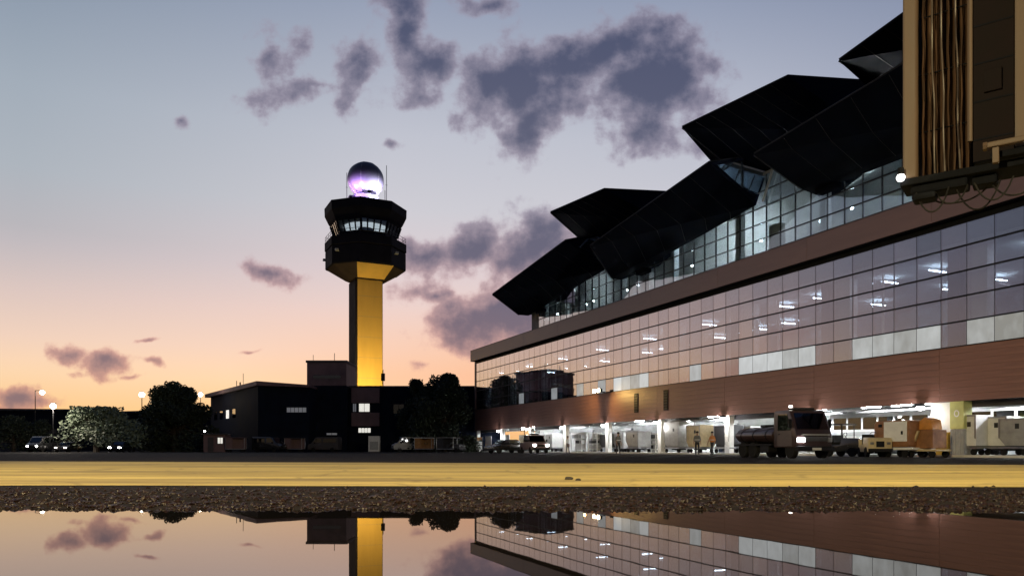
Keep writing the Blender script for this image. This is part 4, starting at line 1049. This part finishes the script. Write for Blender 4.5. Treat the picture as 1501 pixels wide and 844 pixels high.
l = lamp('headlight_beam', 'SPOT', (1.9, -.8, .93), 60, (1, .95, .9), TK, spot_size=R(50), spot_blend=.5, shadow_soft_size=.08)
l.rotation_euler = Vector((1, 0, -.12)).to_track_quat('-Z', 'Y').to_euler()

def sedan(label, x, y, rz, mat, group=None, on=None, z=0):
    T = thing('car', label, 'car', (x, y, z), rz, group)
    MB().prism([(-2.15, .28), (2.1, .28), (2.18, .55), (2.1, .74), (1.1, .92), (-1.5, .96), (-2.1, .92), (-2.2, .6)], -.88, .88, bev=.06).build('body', mat, T, smooth=True)
    MB().prism([(-1.65, .94), (1.15, .90), (.45, 1.42), (-.9, 1.46), (-1.2, 1.4)], -.76, .76, bev=.06).build('cabin', mat, T, smooth=True)
    slope_pane(T, 1.10, .98, .55, 1.38, .70, .64)
    slope_pane(T, -1.2, 1.38, -1.62, .99, .64, .7, 'rear_window')
    for s_ in (-.76, .76): side_win(T, [(-1.25, 1.0), (.85, .98), (.42, 1.36), (-.9, 1.38)], s_)
    lights(T, 2.14, .62, .62, .34, .15, on or 'rim'); lights(T, -2.19, .66, .72, .3, .14, 'rust_orange', 'tail_lamp')
    MB().cbox(2.08, 2.24, -.86, .86, .28, .46, .04).build('bumper', 'truck_dark', T)
    for xx in (1.32, -1.32):
        for s_ in (-.8, .8): wheel(T, xx, s_, .31, .2, s_)
    return T
def van(label, x, y, rz, mat, on=None, group=None, z=0, pick=False):
    T = thing('van' if not pick else 'pickup', label, 'van' if not pick else 'pickup', (x, y, z), rz, group)
    if pick:
        MB().prism([(-2.2, .4), (2.2, .4), (2.25, .75), (2.1, 1.02), (1.1, 1.12), (.45, 1.85), (-.75, 1.9), (-.85, 1.1), (-2.2, 1.1)], -.9, .9, bev=.05).build('body', mat, T, smooth=True)
        ws = (1.06, 1.18, .55, 1.78); sw = [(-.65, 1.2), (.85, 1.2), (.4, 1.74), (-.65, 1.78)]
    else:
        MB().prism([(-2.3, .35), (2.2, .35), (2.28, .8), (2.15, 1.1), (1.75, 1.25), (1.1, 2.05), (.9, 2.15), (-2.2, 2.18), (-2.3, 2.0)], -.93, .93, bev=.06).build('body', mat, T, smooth=True)
        ws = (1.70, 1.34, 1.18, 2.0); sw = [(.2, 1.35), (1.45, 1.35), (1.0, 1.95), (.2, 1.98)]
    slope_pane(T, *ws, .8, .74)
    for s_ in (-1, 1):
        yy = s_ * (.9 if pick else .93)
        side_win(T, sw, yy)
        if not pick: side_win(T, [(-2.0, 1.4), (-.1, 1.4), (-.1, 1.95), (-2.0, 1.95)], yy)
        MB().cbox(1.1, 1.25, yy + s_ * .05 - .06, yy + s_ * .05 + .06, 1.2, 1.42, .02).build('mirror', 'truck_dark', T)
    lights(T, 2.22, .66, .82, .3, .2, on or 'rim')
    MB().cbox(2.12, 2.32, -.92, .92, .34, .56, .04).build('bumper', 'truck_dark', T)
    MB().box(2.245, 2.275, -.42, .42, .7, .88).build('grille', 'truck_dark', T)
    for xx in (1.4, -1.4):
        for s_ in (-.82, .82): wheel(T, xx, s_, .34, .22, s_)
    return T
sedan('black saloon car parked in front of the undercroft, left of the lit pickup', X_(741, 80), 80, R(-146), 'car_black')
P_ = van('dull pink pickup with both headlights on, facing the camera', X_(783, 77), 77, R(-74), 'van_pink', 'headlight_on', pick=True)
MB().tube((-.8, -.8, 1.9), (-.8, -.8, 2.35), .04, 6).tube((-.8, .8, 1.9), (-.8, .8, 2.35), .04, 6).tube((-.8, -.82, 2.35), (-.8, .82, 2.35), .04, 6).build('roll_bar', 'truck_dark', P_)
MB().cbox(-.3, .0, -.5, .5, 1.91, 2.05, .03).build('beacon_bar', 'truck_dark', P_)
l = lamp('headlight_beam', 'SPOT', (2.4, 0, .82), 90, (1, .95, .93), P_, spot_size=R(60), spot_blend=.6, shadow_soft_size=.3)
l.rotation_euler = Vector((1, 0, -.14)).to_track_quat('-Z', 'Y').to_euler()
van('grey van parked dimly before the office range', X_(598, 108), 108, R(-160), 'grey_paint')
van('dark van in shadow below the pitched hall', X_(395, 106), 106, R(-20), 'car_black')
sedan('dark car with headlights on below the pale lit tree', X_(176, 102), 102, R(-80), 'car_black', on='headlight_on')
van('dark van with lit lamps at the far left, under the street lamp', X_(64, 104), 104, R(-95), 'car_black', on='headlight_on')
sedan('dark car with small lamps lit, right of the far left van', X_(100, 106), 106, R(-85), 'car_black', on='marker_on')
van('dark van parked against the stair block', X_(476, 110), 110, R(175), 'dark_concrete')

def uld(label, x, y, rz, w, d, h, mat, z, group='baggage containers under the terminal', cut=.35):
    """aluminium container: cut lower corner, frame posts, ribbed panels, door curtain"""
    T = thing('cargo_container', label, 'container', (x, y, z), rz, group)
    MB().prism([(-w / 2 + cut, 0), (w / 2, 0), (w / 2, h), (-w / 2, h), (-w / 2, cut * 1.2)], -d / 2, d / 2, bev=.02).build('shell', mat, T)
    MB().box(-w / 2 + .12, w / 2 - .12, -d / 2 - .03, -d / 2 - .003, .5 * h, h - .12).build('upper_panel', mat, T)
    MB().box(-w / 2 + cut + .1, w / 2 - .12, -d / 2 - .03, -d / 2 - .003, .12, .48 * h).build('lower_panel', mat, T)
    for xx in (-w / 2 + .03, w / 2 - .03): MB().box(xx - .04, xx + .04, -d / 2 - .045, -d / 2 - .031, cut * 1.2, h).build('frame_post', 'steel', T)
    MB().box(-w / 2, w / 2, -d / 2 - .045, -d / 2 - .031, h - .08, h).build('frame_rail', 'steel', T)
    MB().cbox(w * .1, w * .1 + .22, -d / 2 - .05, -d / 2 - .031, h * .62, h * .62 + .28, .01).build('document_holder', 'container_dark', T)
    return T
def dolly(label, x, y, rz, w, d, z=0, group='container dollies', mat='steel'):
    T = thing('dolly', label, 'dolly', (x, y, z), rz, group)
    MB().cbox(-w / 2, w / 2, -d / 2, d / 2, .36, .48, .02).build('deck', mat, T)
    for q in range(5): MB().tube((-w / 2 + .15 + q * (w - .3) / 4, -d / 2 + .05, .50), (-w / 2 + .15 + q * (w - .3) / 4, d / 2 - .05, .50), .02, 6).build('roller', 'steel', T)
    MB().box(-w / 2 + .2, w / 2 - .2, -.1, .1, .25, .355).build('axle_frame', 'truck_dark', T)
    MB().tube((w / 2, 0, .4), (w / 2 + .8, 0, .25), .03, 6).build('drawbar', 'truck_dark', T)
    for xx in (-w / 2 + .25, w / 2 - .25):
        for s_ in (-d / 2 + .1, d / 2 - .1): wheel(T, xx, s_, .18, .12, s_)
    return T
def on_wall(u, y): # terminal frame -> world
    c, s_ = math.cos(TRZ), math.sin(TRZ); return (-6.37 + u * c - y * s_, 115.6 + u * s_ + y * c)
def u_at(px, y):
    """where along the wall a sight line at this bearing meets the line y metres inside the facade"""
    v = -y; s_ = (px - 268) / (44.33 - 1.0919 * v); Y = 1100 / s_; X = (px - 750.5) / s_
    return (X + 6.37) * .4017 + (Y - 115.6) * (-.9158)
FACE = TRZ          # long side along the facade, front (local -y) towards the apron
for px, y, w, d, h, mat, lb in (
    (812, 1.6, 1.9, 1.5, 1.75, 'container_white', 'white cargo container right of the lit pickup'),
    (936, .9, 2.1, 1.5, 1.55, 'container_grey', 'grey cargo container beside the person in the pale shirt'),
    (995, .8, 2.2, 1.6, 2.25, 'container_grey', 'tall grey cargo container with a dark lid, left of the two workers'),
    (1026, 1.0, 1.9, 1.5, 1.9, 'cream_paint', 'cream cargo container behind the two workers'),
    (1068, .9, 1.9, 1.5, 1.8, 'container_dark', 'black open cargo container left of the tank truck'),
    (1427, .9, 1.25, 1.4, 1.75, 'container_white', 'white cargo container right of the green-yellow pillar'),
    (1466, 2.0, 1.7, 1.5, 1.65, 'container_white', 'white cargo container at the right edge, before the blue-windowed bus'),
    (893, 3.4, 1.6, 1.5, 1.5, 'container_shade', 'dark cargo container deep behind the white column, left of the grey-vested person'),
    (915, 4.0, 2.0, 1.5, 1.6, 'container_grey', 'grey cargo container deep in the undercroft, behind the leftmost grey-vested person'),
    (1098, 3.0, 2.0, 1.5, 1.7, 'container_white', 'white cargo container partly hidden by the rear of the tank truck'),
    (1128, 4.2, 2.0, 1.5, 1.6, 'container_shade', 'dark cargo container over the tank of the tank truck'),
    (1497, 1.6, 1.5, 1.5, 1.5, 'container_grey', 'pale grey cargo container cut by the right edge of the frame')):
    u = u_at(px, y); x, yy = on_wall(u, y)
    dolly('roller dolly under the ' + lb.split(',')[0], x, yy, FACE, w + .1, d, .122)
    uld(lb, x, yy, FACE, w, d, h, mat, .645)
# open cage trolley with boxes, at the far corner of the undercroft
x, yy = on_wall(u_at(700, -1.0), -1.0)
T = thing('cage_trolley', 'wire cage trolley of brown and white boxes at the terminal corner', 'trolley', (x, yy, 0), FACE)
MB().cbox(-.9, .9, -.5, .5, .3, .4, .02).build('deck', 'steel', T)
for sx in (-.86, .86):
    for sy in (-.46, .46): MB().tube((sx, sy, .4), (sx, sy, 2.2), .03, 6).build('post', 'steel', T)
for z in (1.0, 1.6, 2.2): MB().box(-.86, .86, -.5, -.47, z - .02, z + .02).build('rail', 'steel', T)
for sx in (-.7, .7):
    for sy in (-.4, .4): wheel(T, sx, sy, .15, .1, sy)
k = 0
for z in (.405, 1.025, 1.645):
    for xx in (-.42, .42):
        mt = ('wood', 'container_white')[(k + (z > 1.6)) % 2]
        bx = MB().cbox(-.38, .38, -.4, .4, 0, .5, .02).build('cardboard_box', mt, loc=Vector((x, yy, z)) + Matrix.Rotation(FACE, 3, 'Z') @ Vector((xx, 0, 0)), rz=FACE)
        MB().box(-.05, .05, -.405, -.401, .0, .5).build('packing_tape', 'cream_paint', bx)
        tag(bx, '%s box %s of the cage trolley, %s side' % ('brown' if mt == 'wood' else 'white', {.405: 'on the lowest level', 1.025: 'on the middle level', 1.645: 'on the top level'}[z], 'left' if xx < 0 else 'right'), 'box', 'boxes in the cage trolley')
        k += 1
    if z > .5:
        pass
for z in (1.0, 1.62): MB().box(-.84, .84, -.44, .44, z - .012, z + .018).build('shelf', 'steel', T)
# white shelving and panels deeper in
def rack(label, px, y, w, h, mats, group='white racks under the terminal'):
    u = u_at(px, y); x, yy = on_wall(u, y)
    T = thing('storage_rack', label, 'rack', (x, yy, .122), FACE, group)
    for sx in (-w / 2, w / 2):
        for sy in (-.3, .3): MB().box(sx - .04, sx + .04, sy - .04, sy + .04, 0, h).build('upright', 'white_paint', T)
    for q in range(4): MB().box(-w / 2 + .041, w / 2 - .041, -.34, .34, .3 + q * (h - .4) / 3, .36 + q * (h - .4) / 3).build('shelf', 'white_paint', T)
    MB().box(-w / 2 + .05, w / 2 - .05, .345, .37, .2, h).build('back_sheet', mats, T)
    rr = random.Random(int(px))
    for q in range(3):
        for c in range(3):
            if rr.random() < .7:
                xc = -w / 2 + w * (c + .5) / 3; z0 = .361 + q * (h - .4) / 3
                MB().cbox(xc - w * .12, xc + w * .12, -.26, .25, z0, z0 + rr.uniform(.25, .45), .02).build('stored_case', rr.choice(('container_dark', 'container_grey', 'grey_paint')), T)
rack('white storage rack in the undercroft, right of the pickup', 848, 3.0, 2.6, 2.3, 'container_white')
rack('white storage rack against the column left of the person in the pale shirt', 872, 2.6, 2.0, 2.2, 'container_grey')
rack('white storage rack behind the grey container', 958, 2.4, 1.6, 1.9, 'container_white')
def panel_screen(label, px, y, w, h, mat):
    u = u_at(px, y); x, yy = on_wall(u, y)
    T = thing('panel_screen', label, 'screen', (x, yy, .122), FACE, 'upright panels under the terminal')
    MB().cbox(-w / 2, w / 2, -.04, .04, .1, h, .015).build('panel', mat, T)
    for sx in (-w / 2 + .15, w / 2 - .15): MB().cbox(sx - .05, sx + .05, -.35, .35, 0, .098, .02).build('foot', 'steel', T)
panel_screen('white upright panel beside the cage trolley', 716, .4, 2.2, 2.2, 'white_paint')
panel_screen('white upright panel behind the black saloon', 742, 1.2, 2.4, 2.3, 'container_white')
panel_screen('cream upright panel behind the pickup', 766, 1.2, 2.2, 2.2, 'cream_paint')
# --- buses parked inside
def bus(label, px, y, Lg, mat, trim, z=.122):
    u = u_at(px, y); x, yy = on_wall(u, y)
    T = thing('apron_bus', label, 'bus', (x, yy, z), FACE)
    MB().cbox(-Lg / 2, Lg / 2, -1.2, 1.2, .3, 2.95, .12).build('body', mat, T, smooth=True)
    nw = int(Lg / 1.35)
    for q in range(nw):
        xx = -Lg / 2 + .35 + q * (Lg - .6) / nw
        w = MB().cbox(xx, xx + (Lg - .6) / nw - .18, -1.225, -1.203, 1.75, 2.6, .01).build('side_window', 'dark_glass', T)
    MB().box(-Lg / 2 + .15, Lg / 2 - .15, -1.222, -1.202, 1.28, 1.58).build('stripe', trim, T)
    MB().cbox(-Lg / 2 - .025, -Lg / 2 - .003, -1.0, 1.0, 1.4, 2.6, .01).build('windscreen', 'dark_glass', T)
    MB().box(-Lg / 2 + .1, Lg / 2 - .1, -1.215, -1.202, .35, .62).build('skirt', 'truck_dark', T)
    for xx in (-Lg / 2 + 1.6, Lg / 2 - 1.6):
        for s_ in (-1.08, 1.08): wheel(T, xx, s_, .46, .26, s_)
    MB().cbox(-Lg / 2 + .6, Lg / 2 - .6, -.8, .8, 2.955, 3.05, .04).build('roof_unit', 'container_white', T)
    return T
bus('white bus with dark windows parked in the undercroft behind the tugs', 1305, 5.2, 8.5, 'container_white', 'grey_paint')
bus('white bus with blue stripe and windows at the right end of the undercroft', 1492, 4.6, 7.5, 'container_white', 'bus_blue')
# --- tugs and carts before the kerb
def tug(label, px, v, mat, rz, Lg=2.4, cabh=0.0, z=0.0):
    u = u_at(px, -v); x, yy = on_wall(u, -v)
    T = thing('baggage_tug', label, 'tug', (x, yy, z), rz, 'baggage tugs by the kerb')
    MB().prism([(-Lg / 2, .3), (Lg / 2, .3), (Lg / 2, .95), (Lg / 2 - .15, 1.12), (.1, 1.16), (.0, .75), (-.7, .72), (-.72, 1.05), (-Lg / 2, 1.05)], -.65, .65, bev=.05).build('body', mat, T, smooth=True)
    MB().cbox(-.68, -.15, -.5, .5, .73, .86, .03).build('seat', 'rubber', T)
    MB().cbox(-.70, -.58, -.5, .5, .87, 1.35, .03).build('backrest', 'rubber', T)
    MB().tube((.05, 0, 1.1), (-.15, 0, 1.32), .025, 6).build('steering_column', 'truck_dark', T)
    sw = MB(); pts = [(-.15 + .08 * math.sin(R(a)), .2 * math.cos(R(a)), 1.32 + .17 * math.sin(R(a))) for a in range(0, 361, 30)]; sw.path(pts, .02, 5); sw.build('steering_wheel', 'rubber', T)
    lights(T, Lg / 2, .45, .8, .2, .14, 'rim')
    MB().cbox(Lg / 2 - .02, Lg / 2 + .14, -.66, .66, .3, .5, .04).build('bumper', 'truck_dark', T)
    MB().box(Lg / 2 + .003, Lg / 2 + .02, -.22, .22, .58, .92).build('grille', 'truck_dark', T)
    if cabh:
        for xx in (.1, -.8):
            for s_ in (-.58, .58): MB().tube((xx, s_, 1.0), (xx, s_, cabh), .03, 6).build('cab_post', 'truck_dark', T)
        MB().cbox(-.9, .25, -.66, .66, cabh, cabh + .1, .03).build('cab_roof', mat, T)
    for xx in (Lg / 2 - .5, -Lg / 2 + .45):
        for s_ in (-.58, .58): wheel(T, xx, s_, .3, .2, s_)
tug('cream baggage tug facing the apron, right of the tank truck', 1281, 3.0, 'cream_paint', R(-100))
tug('dark roofed tug just right of the tank truck cab', 1241, 2.6, 'car_black', R(-60), 2.6, 1.95)
tug('dark roofed tug parked under the left of the terminal corner', 668, 6.0, 'container_dark', R(-40), 2.4, 1.9)
# --- air-start cart: rounded orange body with a white door panel on a flat trailer
u = u_at(1322, 2.2 - 4.4); x, yy = on_wall(u, -2.2)
T = thing('air_start_cart', 'rust orange rounded air-start cart with a white door panel, on white wheels', 'ground cart', (x, yy, 0), FACE - R(6))
MB().prism([(-1.35, .75), (-1.15, .58), (1.1, .58), (1.2, .7), (1.2, 2.0), (1.05, 2.12), (-1.2, 2.12), (-1.35, 1.95)], -.75, .75, bev=.09).build('body', 'rust_orange', T, smooth=True)
MB().cbox(-.55, 1.12, -.80, -.753, .9, 2.05, .02).build('door_panel', 'white_paint', T)
MB().cbox(.72, .86, -.815, -.803, 1.3, 1.5, .005).build('door_lock', 'truck_dark', T)
MB().cbox(-.98, -.72, -.79, -.753, 1.75, 1.92, .01).build('gauge_panel', 'truck_dark', T)
MB().cbox(-1.0, 1.35, -.7, .7, .42, .56, .03).build('trailer_frame', 'white_paint', T)
for xx in (-.7, .8):
    for s_ in (-.6, .6): wheel(T, xx, s_, .22, .16, s_)
MB().tube((1.3, 0, .48), (2.1, 0, .3), .04, 6).build('drawbar', 'white_paint', T)
# --- orange belt loader
u = u_at(1364, -1.9); x, yy = on_wall(u, -1.9)
T = thing('belt_loader', 'orange belt loader with a raised frame, left of the yellow column guard', 'loader', (x, yy, 0), FACE)
MB().cbox(-.55, .55, -.55, .6, .5, 1.55, .06).build('body', 'rust_orange', T)
MB().prism([(-.45, 1.56), (.4, 1.56), (.3, 2.1), (-.1, 2.25), (-.4, 2.05)], -.4, .45, bev=.04).build('hood', 'orange_paint', T)
MB().prism([(-.75, .45), (-.62, .45), (-.2, 1.5), (-.32, 1.5)], -.72, -.60).build('lift_arm', 'cream_paint', T)
MB().cbox(-1.2, .8, -.66, .66, .34, .46, .03).build('deck', 'cream_paint', T)
for xx in (-.8, .5):
    for s_ in (-.55, .55): wheel(T, xx, s_, .2, .14, s_)
# --- dim carts by the office range
def baggage_cart(label, px, Y, mat, curt, rz=0.0):
    T = thing('baggage_cart', label, 'baggage cart', (X_(px, Y), Y, 0), rz, 'baggage carts before the low buildings')
    MB().cbox(-1.3, 1.3, -.7, .7, .38, .48, .02).build('deck', 'steel', T)
    for sx in (-1.25, 1.25):
        for sy in (-.65, .65): MB().tube((sx, sy, .48), (sx, sy, 1.95), .03, 6).build('post', 'steel', T)
    MB().cbox(-1.35, 1.35, -.75, .75, 1.95, 2.03, .03).build('roof', mat, T)
    MB().box(-1.22, 1.22, .62, .66, .49, 1.94).build('back_curtain', curt, T)
    MB().box(-1.22, -.3, -.66, -.62, .49, 1.94).build('side_curtain', curt, T)
    for sx in (-.9, .9):
        for sy in (-.6, .6): wheel(T, sx, sy, .22, .14, sy)
    MB().tube((1.3, 0, .42), (2.1, 0, .25), .03, 6).build('drawbar', 'truck_dark', T)
baggage_cart('baggage cart with brown curtain between the pale van and the tall tree', 622, 106, 'container_white', 'wood', R(-10))
baggage_cart('open baggage cart in front of the tall round tree', 655, 104, 'container_grey', 'container_dark', R(-20))
baggage_cart('dim baggage cart below the pitched hall, right of the kiosk', 346, 104, 'mauve_wall', 'mauve_wall', R(8))
baggage_cart('dim baggage cart furthest right below the pitched hall', 432, 107, 'dark_concrete', 'mauve_wall', R(-5))
K_ = thing('gate_kiosk', 'small gate kiosk with a lamp, right of the round tree', 'kiosk', (X_(314, 104), 104, 0), 0)
MB().cbox(-1.5, 1.5, 0, 2, 0, 2.4, .04).build('wall', 'mauve_wall', K_); MB().cbox(-1.7, 1.7, -.4, 2.2, 2.42, 2.58, .03).build('roof', 'dark_concrete', K_)
win(K_, .5, 1.2, 1.2, 2.0, 0, 'lit_window'); MB().box(-.9, -.1, -.04, -.003, .05, 2.05).build('door', 'dark_concrete', K_)
MB().lathe([(0, -.12), (.12, -.05), (.12, .06)], 10, (-1.2, -.3, 2.9)).build('lamp_globe', 'soffit_lamp', K_); MB().tube((-1.2, -.3, 2.95), (-1.2, .2, 2.6), .03, 5).build('lamp_arm', 'frame_metal', K_)
cb = thing('equipment_cabinet', 'pale upright equipment cabinet in front of the office range', 'cabinet', (X_(548, 108), 108, 0), 0)
MB().cbox(-.8, .8, 0, .8, .1, 2.3, .03).build('cabinet_body', 'container_white', cb); MB().box(-.6, .6, -.02, -.003, .3, 1.5).build('door', 'grey_paint', cb); MB().box(-.75, .75, .05, .75, 0, .098).build('plinth', 'concrete', cb)

# ================================================================== PEOPLE
pbr('skin', (.30, .17, .11), .6, var=.1); pbr('trousers_dark', (.02, .021, .028), .8, var=.2); pbr('shirt_pale', (.55, .56, .57), .8, var=.1)
pbr('vest_orange', (.52, .20, .06), .8, var=.15); pbr('vest_grey', (.14, .14, .15), .8, var=.2); pbr('hair_dark', (.012, .010, .009), .8, var=.2); pbr('shoe', (.01, .01, .01), .6, var=.2)
def person(label, x, y, rz, top, z=0, stride=.16, arm=.12, group=None):
    J = {}; E_ = []; Rr = {}
    def j(n_, p, r_): J[n_] = p; Rr[n_] = r_
    j('pel', (0, 0, .95), .135); j('waist', (0, 0, 1.10), .125); j('chest', (.02, 0, 1.32), .15); j('neck', (.01, 0, 1.50), .058); j('head0', (.02, 0, 1.60), .075); j('head1', (.03, 0, 1.70), .085)
    E_ += [('pel', 'waist'), ('waist', 'chest'), ('chest', 'neck'), ('neck', 'head0'), ('head0', 'head1')]
    for s_, t in ((1, 'l'), (-1, 'r')):
        f = stride * s_
        j('hip' + t, (0, .10 * s_, .90), .10); j('knee' + t, (f * .55 + .03, .105 * s_, .50), .062); j('ank' + t, (f, .105 * s_, .10), .042); j('toe' + t, (f + .15, .115 * s_, .045), .036)
        j('sho' + t, (.0, .19 * s_, 1.41), .062); j('elb' + t, (-f * .35, .25 * s_, 1.14), .045); j('wri' + t, (-f * .6 + arm, .26 * s_, .90), .030); j('palm' + t, (-f * .65 + arm + .02, .255 * s_, .83), .034)
        E_ += [('pel', 'hip' + t), ('hip' + t, 'knee' + t), ('knee' + t, 'ank' + t), ('ank' + t, 'toe' + t), ('chest', 'sho' + t), ('sho' + t, 'elb' + t), ('elb' + t, 'wri' + t), ('wri' + t, 'palm' + t)]
        bx, by, bz = J['palm' + t]
        for q in range(5):
            ox = (-.028 + .019 * q) if q < 4 else .040
            ln = (.055, .066, .07, .058, .04)[q]
            j('f%d%s' % (q, t), (bx + ox, by - .004 * s_, bz - .045 if q < 4 else bz - .005), .0095); j('g%d%s' % (q, t), (bx + ox + (.012 if q == 4 else .004), by - .018 * s_, (bz - .045 if q < 4 else bz - .005) - ln), .0085)
            E_ += [('palm' + t, 'f%d%s' % (q, t)), ('f%d%s' % (q, t), 'g%d%s' % (q, t))]
    names = list(J); me = bpy.data.meshes.new('body'); me.from_pydata([J[n_] for n_ in names], [(names.index(a), names.index(b2)) for a, b2 in E_], [])
    tmp = bpy.data.objects.new('tmp', me); COL.objects.link(tmp)
    tmp.modifiers.new('skin', 'SKIN')
    for i, sv in enumerate(me.skin_vertices[0].data): sv.radius = (Rr[names[i]],) * 2; sv.use_root = (names[i] == 'pel')
    ss = tmp.modifiers.new('sub', 'SUBSURF'); ss.levels = 1; ss.render_levels = 1
    dg = bpy.context.evaluated_depsgraph_get(); bm_ = bpy.data.meshes.new_from_object(tmp.evaluated_get(dg))
    bpy.data.objects.remove(tmp); bm_.name = 'body'
    bm_.materials.clear()
    for mt in ('skin', top, 'trousers_dark', 'shoe'): bm_.materials.append(MATS[mt])
    for p in bm_.polygons:
        c = p.center; p.use_smooth = True
        arm_ = abs(c.y) > .185
        p.material_index = 3 if c.z < .11 else (0 if (c.z > 1.49 or (arm_ and c.z < 1.10 and c.z > .6)) else (1 if c.z > 1.0 or (arm_ and c.z > 1.0) else 2))
    T = thing('person', label, 'person', (x, y, z), rz, group)
    obj('body', bm_, T)
    hr = MB().lathe([(.098, -.02), (.108, .04), (.085, .1), (.035, .128), (.0, .132)], 12, (.012, 0, 1.70)); hr.build('hair', 'hair_dark', T, smooth=True)
    fc = MB().lathe([(.006, -.022), (.014, -.012), (.006, .02)], 6, (.118, 0, 1.665)); fc.build('nose', 'skin', T)
    for s_ in (-1, 1):
        MB().lathe([(0, -.01), (.011, 0), (0, .01)], 6, (.108, .034 * s_, 1.70)).build('eye', 'hair_dark', T)
        MB().lathe([(.008, -.03), (.018, 0), (.008, .03)], 6, (.02, .092 * s_, 1.68)).build('ear', 'skin', T)
    MB().box(.104, .112, -.022, .022, 1.615, 1.623).build('mouth', 'vest_grey', T)
    vb = MB(); vb.prism([(math.cos(R(a)) * .15, math.sin(R(a)) * .215) for a in range(0, 360, 30)], 1.02, 1.40, 'z', bev=.02); vb.v = [(a + .012, b2, c) for a, b2, c in vb.v]
    vb.build('vest', top, T, smooth=True)
    MB().prism([(math.cos(R(a)) * .155 + .012, math.sin(R(a)) * .22) for a in range(0, 360, 30)], 1.14, 1.19, 'z').build('reflective_band', 'shirt_pale', T)
    return T
for px, Y, rz, top, st, lb in ((906, 60.5, -60, 'vest_grey', .1, 'person in a grey vest standing left of the grey container'), (1022, 57.0, -100, 'vest_grey', .05, 'person in a grey vest and dark trousers before the cream container'),
                               (1044, 57.6, -150, 'vest_orange', .2, 'person in an orange vest walking beside the cream container'), (832, 79.0, -40, 'shirt_pale', .12, 'person in a pale shirt by the white rack')):
    person(lb, X_(px, Y), Y, R(rz), top, 0, st)
